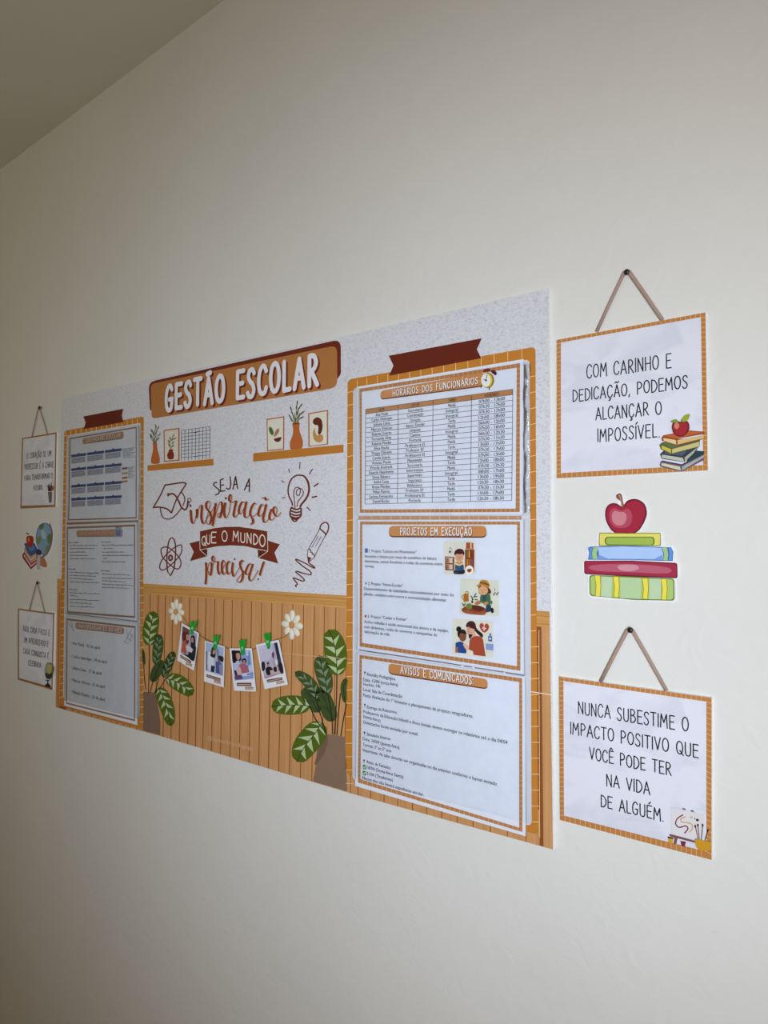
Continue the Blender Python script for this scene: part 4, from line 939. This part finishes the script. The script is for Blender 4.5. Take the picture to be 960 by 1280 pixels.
# pictures on the signs
c = Crop(800, 500, 9.6); p = Print(SG+.0006); p.step = .00005
bk = lambda cover, pages, edge, q: None
p.poly(c((235,770),(270,725),(500,770),(765,640),(768,720),(500,860),(245,800)), '5E5468'); p.poly(c((260,755),(480,800),(490,845),(255,785)), 'CFC6A4'); p.poly(c((505,800),(765,660),(765,690),(505,845)), 'A8A49A'); p.line(c((245,750),(270,730),(500,780),(765,645)), 1, '3A2A40', up=True)
p.poly(c((560,740),(600,600),(770,615),(765,650),(580,745)), '1E3A42'); p.poly(c((240,650),(280,610),(560,600),(700,560),(660,640),(530,745),(260,705)), '2E3440'); p.poly(c((262,655),(515,695),(530,740),(262,695)), 'B8B8A4'); p.poly(c((535,690),(690,565),(650,630),(540,738)), 'A9A890'); p.poly(c((300,620),(560,610),(510,670),(290,645)), '4E5468')
p.poly(c((232,540),(260,510),(450,470),(720,480),(715,560),(390,655),(250,590)), '4E5A30'); p.poly(c((258,545),(375,590),(370,640),(262,585)), 'C8B040'); p.poly(c((385,590),(712,500),(712,555),(385,640)), 'C4B87A'); p.poly(c((270,520),(430,500),(470,560),(375,580)), '5A6A3C')
p.poly(c((258,460),(280,425),(590,365),(770,380),(775,405),(450,465),(775,465),(445,550),(265,490)), '8A3A1E'); p.poly(c((280,455),(430,480),(435,535),(285,490)), 'D8C08A'); p.poly(c((450,480),(765,420),(765,458),(450,535)), 'D2B274'); p.poly(c((280,435),(590,370),(770,385),(450,465)), 'B85A22')
p.poly(c((490,265),(440,245),(395,275),(383,335),(410,410),(470,440),(530,430),(585,370),(592,300),(560,250)), '6A1018', True); p.poly(c((490,280),(440,265),(405,295),(398,345),(425,405),(480,425),(535,410),(570,350),(572,300),(545,265)), '9E1E28', True); p.ell(*c((440,310))[0], 3.2, 4, 'D07A62')
p.poly(c((500,255),(510,210),(550,175),(600,172),(580,230),(540,260)), '94A02E', True); p.poly(c((460,265),(430,230),(365,255),(400,272)), '7E9038', True); p.line(c((490,275),(498,235)), .8, '3A2A14')
p.build('printed_book_stack_with_apple', g1)
c = Crop(820, 990, 12); p = Print(SG+.0006); p.step = .00005
p.poly(c((225,225),(725,345),(730,730),(230,630)), 'D9D4D4')
for x, y in ((420,255),(545,285)): p.poly(c((x-24,y-16),(x+24,y-4),(x+24,y+18),(x-24,y+6)), '6E6468')
p.line(c((400,345),(320,400),(295,480),(350,530),(440,510),(480,550),(430,615)), 1.5, '6E2440', True, up=True); p.line(c((440,375),(380,400),(385,450),(470,460),(540,490),(540,560),(510,600)), 1.5, 'CFA468', True, up=True)
p.ell(*c((530,380))[0], 1.8, 1.3, 'D8A868'); p.ell(*c((580,400))[0], .9, .8, '2A1A1A'); p.ell(*c((620,420))[0], 1.9, 1.5, '2A1A1A')
p.poly(c((205,630),(590,735),(595,765),(205,665)), '7A4A44'); p.poly(c((280,680),(325,690),(305,785),(265,775)), '7A4A44')
p.poly(c((180,680),(260,695),(250,765),(190,755)), 'C89A1E'); p.poly(c((175,670),(262,688),(262,706),(178,692)), '2E2018'); p.poly(c((370,740),(445,755),(435,820),(380,808)), '7A1E3E'); p.poly(c((365,736),(450,752),(448,764),(368,748)), '3A1020')
for a, b, k in (((590,515),(630,700),'6A3A3A'),((628,500),(650,700),'7A3A4A'),((700,500),(680,720),'5A4A3A'),((778,580),(735,730),'5A2A24')): p.line(c(a, b), 1, k, up=True); p.ell(*c(a)[0], 1.1, 1.9, '2A1414')
p.poly(c((585,710),(610,705),(760,740),(822,760),(815,860),(760,885),(650,870),(600,810)), 'C8901A', True)
p.build('printed_easel_with_brushes', g2)
c = Crop(10, 490, 8); p = Print(SG+.0006)
for a, b, k in (((415,990),(400,930),'5A5A40'),((425,990),(435,910),'6A4A38'),((430,990),(455,935),'8A4A38'),((410,990),(412,920),'4A5A44'),((425,980),(390,940),'6A6A5A')): p.line(c(a, b), 1, k, up=True)
p.ell(*c((415,970))[0], 2.2, 3.2, '4A2A24'); p.ell(*c((445,965))[0], 1.6, 2.4, '9A4A34'); p.ell(*c((430,945))[0], 1.2, 1.8, '3A4A34')
p.poly(c((400,1000),(440,1000),(432,1105),(410,1105)), '5E5250'); p.poly(c((412,1010),(428,1010),(424,1090),(414,1090)), '7E706C'); p.build('printed_pencil_pot', g3)
c = Crop(10, 720, 8.5375); p = Print(SG+.0006)
p.line(c((445,925),(480,960),(478,1040),(440,1110),(400,1110)), .9, '2A2A2A', True, up=True)
p.ell(*c((430,1010))[0], 4.6, 10.6, '8E9474'); p.ell(*c((438,990))[0], 3, 5.6, 'C0A868'); p.poly(c((398,1030),(440,1050),(465,1030),(462,1080),(430,1100),(402,1080)), '2E3A34', True); p.ell(*c((415,985))[0], 1.6, 4, '9AA08C')
p.line(c((425,1110),(425,1150)), 1.2, '1E1A18'); p.poly(c((395,1165),(425,1145),(452,1170),(450,1190),(400,1180)), '3A1A14', True); p.build('printed_globe', g4)

# ------------------------------------------------------------------ cut-out stickers on the wall
def sticker(label, outline):
    cx = sum(q[0] for q in outline)/len(outline); cy = sum(q[1] for q in outline)/len(outline)
    root = empty('cut_out_sticker', label, 'sticker', ray(cx, cy, 0)); slab('backing_card', catmull(outline, True, 3), .0001, .0018, mat('E8E6E4', .5, .3, 'sticker_card'), root); return root
def blob(name, root, shapes, lift=.0019):
    p = Print(lift); p.step = .00005
    for sh in shapes: p.poly(sh[0], sh[1], sh[2] if len(sh) > 2 else False)
    return p.build(name, root)
c = Crop(710, 600, 6)
k1 = sticker('cut-out sticker of a red apple on four stacked books, between the right-hand signs', c((352,108),(378,92),(408,105),(432,148),(480,133),(560,160),(600,245),(575,345),(535,388),(640,388),(703,395),(708,485),(780,492),(802,545),(800,595),(832,625),(828,735),(806,755),(806,890),(780,915),(500,905),(300,895),(160,878),(145,800),(148,722),(118,705),(108,620),(145,595),(142,520),(160,492),(218,488),(222,398),(330,390),(285,335),(268,250),(300,188),(372,172),(368,135)))
blob('printed_apple', k1, [(c((405,200),(360,175),(310,182),(280,225),(283,300),(320,370),(370,405),(430,400),(470,410),(530,380),(575,310),(592,240),(570,175),(510,142),(450,152),(420,185)),'6E1026',True),
 (c((405,212),(360,188),(315,195),(292,235),(295,300),(330,362),(375,395),(430,390),(470,398),(525,370),(562,305),(578,240),(558,185),(508,155),(452,168),(422,205)),'9E1C36',True),
 (c((400,230),(350,210),(315,235),(315,300),(350,350),(420,360),(470,330),(480,260),(450,215)),'B04456',True),(c((390,240),(350,232),(330,260),(335,310),(370,340),(420,330),(440,280),(425,245)),'C67A84',True)])
blob('printed_apple_stem', k1, [(c((362,112),(385,100),(402,112),(412,160),(420,200),(402,205),(395,160),(368,138)),'7A4A34',True),(c((378,115),(392,118),(405,165),(410,198),(404,198),(396,155)),'B8886A',True)], .0024)
blob('printed_book', k1, [(rounded(c((232,395),(695,395),(697,495),(230,495)),1.5),'8A8A38'),(rounded(c((238,402),(690,402),(690,488),(238,488)),1.5),'DCD066'),(rounded(c((275,425),(650,425),(650,492),(275,488)),5),'5E7A26'),(rounded(c((285,432),(640,432),(640,486),(285,482)),4.5),'9AB24A')])
blob('printed_book', k1, [(c((150,510),(165,500),(400,492),(600,498),(775,505),(790,540),(785,608),(450,600),(150,598),(158,550)),'3E68A8'),(c((222,505),(400,498),(700,508),(715,560),(708,600),(450,596),(225,592),(232,550)),'A8C2E8'),(c((232,560),(300,590),(650,592),(708,560),(706,600),(450,596),(226,592)),'7298D4'),
 (c((190,505),(228,503),(215,550),(222,594),(185,592),(180,550)),'9EBE7A'),(c((705,505),(742,507),(752,560),(745,604),(712,600),(722,560)),'9EBE7A'),(c((158,512),(185,506),(176,550),(182,590),(158,590),(164,550)),'5C8CD0'),(c((752,508),(778,512),(785,560),(780,604),(752,602),(762,560)),'5C8CD0')], .0020)
blob('printed_book', k1, [(rounded(c((120,606),(470,604),(820,622),(822,738),(470,724),(122,706)),3),'6A1028'),(rounded(c((128,614),(470,612),(812,630),(812,728),(470,714),(130,698)),3),'9E2440'),(c((180,640),(450,630),(740,655),(745,700),(470,692),(200,680)),'B4566A',True),(c((380,640),(500,636),(530,665),(470,685),(390,675)),'C88A94',True)], .0022)
blob('printed_book', k1, [(rounded(c((160,712),(450,722),(798,740),(800,905),(500,900),(162,868)),4),'5C7A1E'),(rounded(c((168,720),(450,730),(790,746),(790,898),(500,892),(170,862)),4),'A9C06A'),(c((250,725),(330,728),(325,880),(245,872)),'B8CCA4'),(c((392,730),(548,736),(545,892),(392,885)),'B2CA98'),(c((612,738),(698,742),(695,896),(610,894)),'B8CCA4')]
 + [(c((x,715+dy),(x+46,716+dy),(x+52,795+dy),(x+44,875+dy),(x+4,872+dy),(x+10,795+dy)),'8A8420') for x, dy in ((198,0),(336,8),(554,20),(695,26))] + [(c((x+4,717+dy),(x+42,718+dy),(x+47,795+dy),(x+40,872+dy),(x+9,870+dy),(x+15,795+dy)),'E8D64A') for x, dy in ((198,0),(336,8),(554,20),(695,26))], .0020)
c = Crop(10, 640, 12)
k2 = sticker('cut-out sticker of a globe with books and an apple, between the left-hand signs', c((260,300),(300,305),(340,345),(390,380),(405,420),(410,330),(440,220),(500,150),(570,145),(640,180),(672,300),(668,430),(640,580),(590,680),(560,700),(590,790),(570,838),(500,842),(470,880),(415,880),(400,820),(340,862),(290,820),(215,690),(205,640),(240,560),(235,490),(265,460),(262,400),(285,350)))
blob('printed_globe', k2, [(c((540,160),(460,210),(420,340),(425,470),(480,600),(540,650),(600,600),(645,470),(660,330),(630,200)),'3E5A80',True),(c((540,170),(468,218),(430,340),(434,465),(485,590),(540,636),(590,590),(632,465),(648,330),(620,210)),'7E98B8',True),(c((490,190),(540,185),(520,250),(480,260),(470,225)),'5E7A34',True),(c((430,400),(480,360),(500,420),(460,480),(430,450)),'6E8A44',True),(c((600,340),(640,330),(640,430),(605,480),(585,400)),'5E7A34',True),(c((570,520),(620,500),(590,600),(560,590)),'6E8A54',True),(c((500,270),(560,300),(560,400),(510,380)),'A4B8C8',True)])
blob('printed_globe_arm', k2, [(c((620,170),(640,190),(672,320),(655,480),(600,620),(520,690),(500,670),(590,600),(640,470),(655,330)),'8A6670',True)], .0024)
blob('printed_book', k2, [(c((212,640),(240,600),(345,760),(430,700),(480,740),(340,862),(220,690)),'8A2038'),(c((232,650),(250,640),(345,790),(460,720),(460,735),(342,830)),'D8A8B0')], .0020)
blob('printed_book', k2, [(c((240,540),(270,530),(340,640),(430,590),(450,710),(345,768),(240,600)),'C09A78'),(c((255,575),(340,710),(425,640),(425,655),(340,730)),'E0CCA8')], .0023)
blob('printed_book', k2, [(c((240,480),(275,460),(400,470),(440,560),(430,610),(340,668),(290,610)),'3A5688'),(c((290,500),(380,490),(410,540),(345,600)),'5478A8')], .0026)
blob('printed_apple', k2, [(c((330,355),(280,370),(275,440),(300,510),(330,530),(360,510),(382,430),(370,370)),'A02A20',True),(c((300,390),(320,380),(325,430),(300,450)),'D8703A',True),(c((265,310),(300,315),(315,340),(290,335)),'3E4A24',True)], .0030)
blob('printed_base', k2, [(c((430,560),(500,590),(490,660),(520,700),(470,730),(430,700)),'3A3448',True),(c((440,640),(490,650),(480,860),(425,865)),'B8B2B8'),(c((490,700),(540,690),(585,790),(560,830),(490,800)),'B0764E',True)], .0027)

# ------------------------------------------------------------------ photographs pegged on the twine
PF = BF + .0055
M_green = mat('25B23C', 0.2, 0.6, 'green_plastic'); M_green.node_tree.nodes['Principled BSDF'].inputs['Transmission Weight'].default_value = 0.25
M_spring = mat('BFE8C8', 0.25, 0.7, 'peg_spring')
def photo(label, q, img, shapes, tag):
    root = empty('instant_photo', label, 'photo', ray((q[0][0]+q[2][0])/2, (q[0][1]+q[2][1])/2, PF), 'instant photographs pegged on the twine')
    slab('photo_card', q, PF-.0004, PF, mat('E6E6EA', .3, .5, 'photo_card'), root)
    p = Print(PF+.0001); p.step = .00005; p.poly(img, shapes[0])
    for sh in shapes[1:]: p.poly(sh[0], sh[1], sh[2] if len(sh) > 2 else False)
    p.build('photo_picture', root)
    p = Print(PF+.0001); p.poly(rounded(tag[0], 1.1), '5E3A30'); i_ = tag[0]
    m_ = ((i_[0][0]*.9+i_[3][0]*.1+.9, i_[0][1]*.6+i_[3][1]*.4), (i_[1][0]-.9, i_[1][1]*.6+i_[2][1]*.4), (i_[2][0]-.9, i_[1][1]*.35+i_[2][1]*.65), (i_[3][0]+.9, i_[0][1]*.35+i_[3][1]*.65))
    p.poly(m_, 'C8A898'); p.poly(rounded(tag[1], .9), 'B08C78'); scribble(p, (tag[1][3][0]+1, tag[1][3][1]-.9), (tag[1][2][0]-1, tag[1][2][1]-.9), 1.4, 'D8C4B8', .4, 5); p.build('printed_tag', root)
c = Crop(205, 740, 9.6)
photo('tilted photograph of two people sharing papers, first on the twine from the left', c((213,368),(420,497),(360,945),(160,822)), c((224,405),(398,505),(362,830),(200,725)),
 ['A8A4B4',(c((222,410),(310,455),(300,520),(216,500)),'6E4A44'),(c((216,500),(260,480),(300,500),(290,620),(230,600)),'5A2420',True),(c((270,510),(300,520),(300,570),(270,575)),'C08A78',True),(c((225,590),(262,575),(280,650),(265,745),(205,715)),'B0563E'),(c((320,540),(350,520),(372,550),(376,640),(385,680),(360,825),(290,780),(300,700),(320,640)),'1E222C',True),(c((328,555),(350,550),(352,600),(332,605)),'B8887A',True),(c((262,640),(300,640),(350,690),(330,730),(270,700)),'C8C2CC'),(c((200,725),(240,745),(270,750),(360,800),(360,830),(210,735)),'141418')],
 [c((198,750),(328,830),(325,862),(192,782)), c((262,835),(338,868),(333,900),(258,868))])
photo('photograph of people standing in white coats, second on the twine from the left', c((490,582),(730,655),(716,1145),(480,1072)), c((502,598),(716,668),(706,1010),(500,945)),
 ['A8B4CC',(c((500,720),(520,700),(520,940),(502,940)),'6E7488'),(c((580,660),(612,670),(620,760),(600,780),(560,740)),'4A2A2A',True),(c((535,715),(580,740),(600,800),(600,960),(545,950),(520,850)),'D4D4E2'),(c((560,740),(610,720),(620,760),(600,790),(560,770)),'26222A',True),(c((590,700),(615,705),(608,745),(585,740)),'C09080',True),(c((565,880),(610,890),(600,965),(560,955)),'1E2636'),(c((620,830),(690,850),(690,990),(620,970)),'4A5688'),(c((645,790),(675,800),(672,845),(645,840)),'8A5A50',True),(c((640,760),(710,780),(708,840),(680,830),(650,790)),'22242E',True),(c((660,870),(708,880),(705,1005),(670,990)),'8A88A4'),(c((625,700),(650,690),(660,750),(640,770)),'7A88A0',True)],
 [c((510,985),(680,1038),(676,1072),(508,1018)), c((598,1045),(680,1068),(680,1108),(598,1085))])
c = Crop(280, 760, 8.727)
photo('photograph of a woman helping a child, third on the twine from the left', c((60,440),(303,440),(350,912),(110,902)), c((80,464),(285,462),(322,770),(115,792)),
 ['90A4D0',(c((80,464),(170,462),(185,500),(190,560),(160,600),(100,600)),'241418'),(c((130,500),(170,495),(175,550),(145,565)),'C08A7E',True),(c((100,590),(165,570),(175,640),(160,720),(115,700)),'B8C0DC'),(c((195,560),(235,550),(245,590),(225,610),(200,600)),'22181C',True),(c((200,590),(235,590),(232,625),(205,625)),'B07868',True),(c((160,630),(200,610),(270,640),(280,690),(220,720),(155,690)),'A86074',True),(c((120,720),(200,740),(320,700),(322,770),(115,792)),'8898C8'),(c((110,680),(135,680),(150,750),(125,750)),'3A2438'),(c((190,715),(290,700),(300,735),(200,745)),'C4CCE4'),(c((255,500),(275,480),(285,620),(262,620)),'7488B8'),(c((90,470),(130,475),(118,540),(130,590),(95,590)),'17101A',True),(c((145,655),(175,640),(190,720),(150,735)),'D2A8A4',True),(c((240,470),(262,468),(268,520),(246,520)),'C4D0EA'),(c((265,640),(300,620),(310,690),(280,700)),'B8C6E6',True),(c((120,745),(180,730),(200,770),(130,780)),'5A4468',True),(c((212,570),(230,572),(226,590),(214,588)),'C08A7A',True),(c((250,720),(300,712),(305,722),(252,732)),'4A5A88')],
 [c((138,815),(298,815),(300,852),(140,852)), c((228,858),(318,858),(322,892),(232,892))])
photo('tilted photograph of people at a meeting table, last on the right of the twine', c((347,400),(597,347),(697,835),(443,886)), c((370,416),(580,375),(652,706),(440,762)),
 ['B4AEC4',(c((370,416),(520,388),(530,470),(500,560),(400,590)),'C4BED4'),(c((545,382),(580,375),(652,706),(600,720),(590,600)),'3A3A4C'),(c((408,600),(440,590),(448,660),(420,690)),'1E1A1E',True),(c((465,600),(490,585),(495,625),(475,640)),'A8806E',True),(c((455,660),(500,640),(540,680),(520,720),(470,730)),'17151C',True),(c((520,495),(550,495),(548,535),(530,545)),'9A7474',True),(c((530,560),(580,560),(590,640),(560,660),(535,620)),'A8A0A8',True),(c((585,620),(600,560),(650,700),(610,710)),'4A2A34'),(c((500,680),(590,665),(620,710),(510,725)),'C0A8A0'),(c((440,745),(640,705),(652,706),(445,775)),'A890A0'),(c((525,490),(545,488),(542,540),(532,548)),'6A3A48',True),(c((555,570),(578,560),(588,610),(570,625)),'D8D4DC',True),(c((560,380),(575,378),(600,560),(588,560)),'1E2030'),(c((600,620),(630,600),(648,700),(620,712)),'2A1A24',True),(c((540,650),(570,645),(575,690),(550,695)),'1E1820',True),(c((468,608),(484,590),(490,600),(478,612)),'17151C',True),(c((375,420),(440,408),(438,440),(380,450)),'CFC8D8')],
 [c((465,782),(635,755),(638,785),(470,815)), c((568,803),(655,788),(662,818),(572,835))])
def peg(label, tl, tr, bot, w):
    root = empty('plastic_peg', label, 'peg', ray(bot[0], bot[1], PF), 'green plastic pegs on the twine')
    for k, (t, d0) in enumerate(((tl, .0035), (tr, .0008))):
        dx, dy = bot[0]-t[0], bot[1]-t[1]
        q = [(t[0]-w*.30,t[1]+.6),(t[0]-w*.1,t[1]-.3),(t[0]+w*.30,t[1]+.1),(t[0]+dx*.55+w*.28,t[1]+dy*.5),(bot[0]+w*.22,bot[1]-1),(bot[0]-w*.05,bot[1]+.5),(bot[0]-w*.26,bot[1]-1),(t[0]+dx*.5-w*.30,t[1]+dy*.5)]
        slab('peg_arm', q, PF+d0, PF+d0+.0022, M_green, root)
    m_ = (tl[0]*.25+tr[0]*.25+bot[0]*.5, tl[1]*.5+bot[1]*.5+.5)
    M = ray(m_[0], m_[1], PF+.0058)
    tube('peg_spring', [M + Vector((.0022*math.cos(t), .0003*math.sin(3*t), .0022*math.sin(t))) for t in [k*math.pi/4 for k in range(9)]], .0005, M_spring, root, seg=6)
c = Crop(205, 740, 9.6)
peg('green plastic peg on the first photograph from the left', *c((328,352),(388,345),(325,508)), 4.6)
peg('green plastic peg on the second photograph from the left', *c((602,520),(652,518),(608,692)), 4.8)
c = Crop(280, 760, 8.727)
peg('green plastic peg on the third photograph from the left', *c((176,350),(220,346),(200,515)), 5.4)
peg('green plastic peg on the last photograph at right', *c((445,280),(487,276),(482,446)), 5.4)
tw = catmull([(229,771),(232,777),(239,785),(249,793.5),(257,799),(268,803.5),(281,809),(290,812.5),(301,814),(313,813),(321,809.5),(335,803.8),(347,799),(356,796),(361,791)], False, 4)
o = tube('twine', [ray(x, y, PF-.0012 if True else 0) for x, y in tw], .0005, mat('84664A', .9, .1, 'twine_fibre'), None, seg=6)
o['label'] = 'thin brown twine strung between the two wooden daisies, carrying the photographs'; o['category'] = 'string'
def daisy(label, px, rpx, rot):
    C0 = ray(px[0], px[1], BF); R = (ray(px[0], px[1]-rpx, BF) - C0).length
    root = empty('wooden_daisy', label, 'flower', C0, 'daisies holding the ends of the twine')
    for k in range(8):
        a = rot + k*math.pi/4; ca, sa = math.sin(a), math.cos(a)
        L = R * (1.0 if k % 2 == 0 else .93); hw = R*.225; V = []; F = []; N = 14
        rings = ((1.0, .0008), (.96, .0026), (.6, .0036), (.0, .0040))
        for f, d in rings:
            for i in range(N):
                t = 2*math.pi*i/N; u = .60*L + .40*L*math.cos(t)*f; v = hw*math.sin(t)*f*(1 + .12*math.cos(t))
                V.append(C0 + Vector((ca*u + sa*v, -d, sa*u - ca*v)))
        for i in range(N): V.append(C0 + Vector((V[i].x - C0.x, -.0012, V[i].z - C0.z)) if False else Vector((V[i].x, -BF-.0006, V[i].z)))
        for j in range(3):
            for i in range(N): F.append((j*N+i, j*N+(i+1) % N, (j+1)*N+(i+1) % N, (j+1)*N+i))
        F.append(tuple(4*N+i for i in range(N)))
        for i in range(N): F.append((4*N+i, 4*N+(i+1) % N, (i+1) % N, i))
        link_mesh('petal', V, F, mat('DFD8C4', .7, .2, 'petal_felt'), root, smooth=True)
    V = []; F = []; N = 16
    for f, d in ((1, .001), (1, .0042), (.7, .0056), (.2, .0062)):
        for i in range(N): V.append(C0 + Vector((R*.19*f*math.cos(2*math.pi*i/N), -d, R*.22*f*math.sin(2*math.pi*i/N))))
    for j in range(3):
        for i in range(N): F.append((j*N+i, j*N+(i+1) % N, (j+1)*N+(i+1) % N, (j+1)*N+i))
    F.append(tuple(3*N+i for i in range(N)))
    link_mesh('flower_centre', V, F, mat('C0884A', .7, .2, 'petal_centre'), root, smooth=True)
daisy('white daisy with tan centre at the left end of the twine', (220.8,764.6), 16.2, 0.02)
daisy('white daisy with tan centre at the right end of the twine', (365.6,781), 18.9, 0.03)
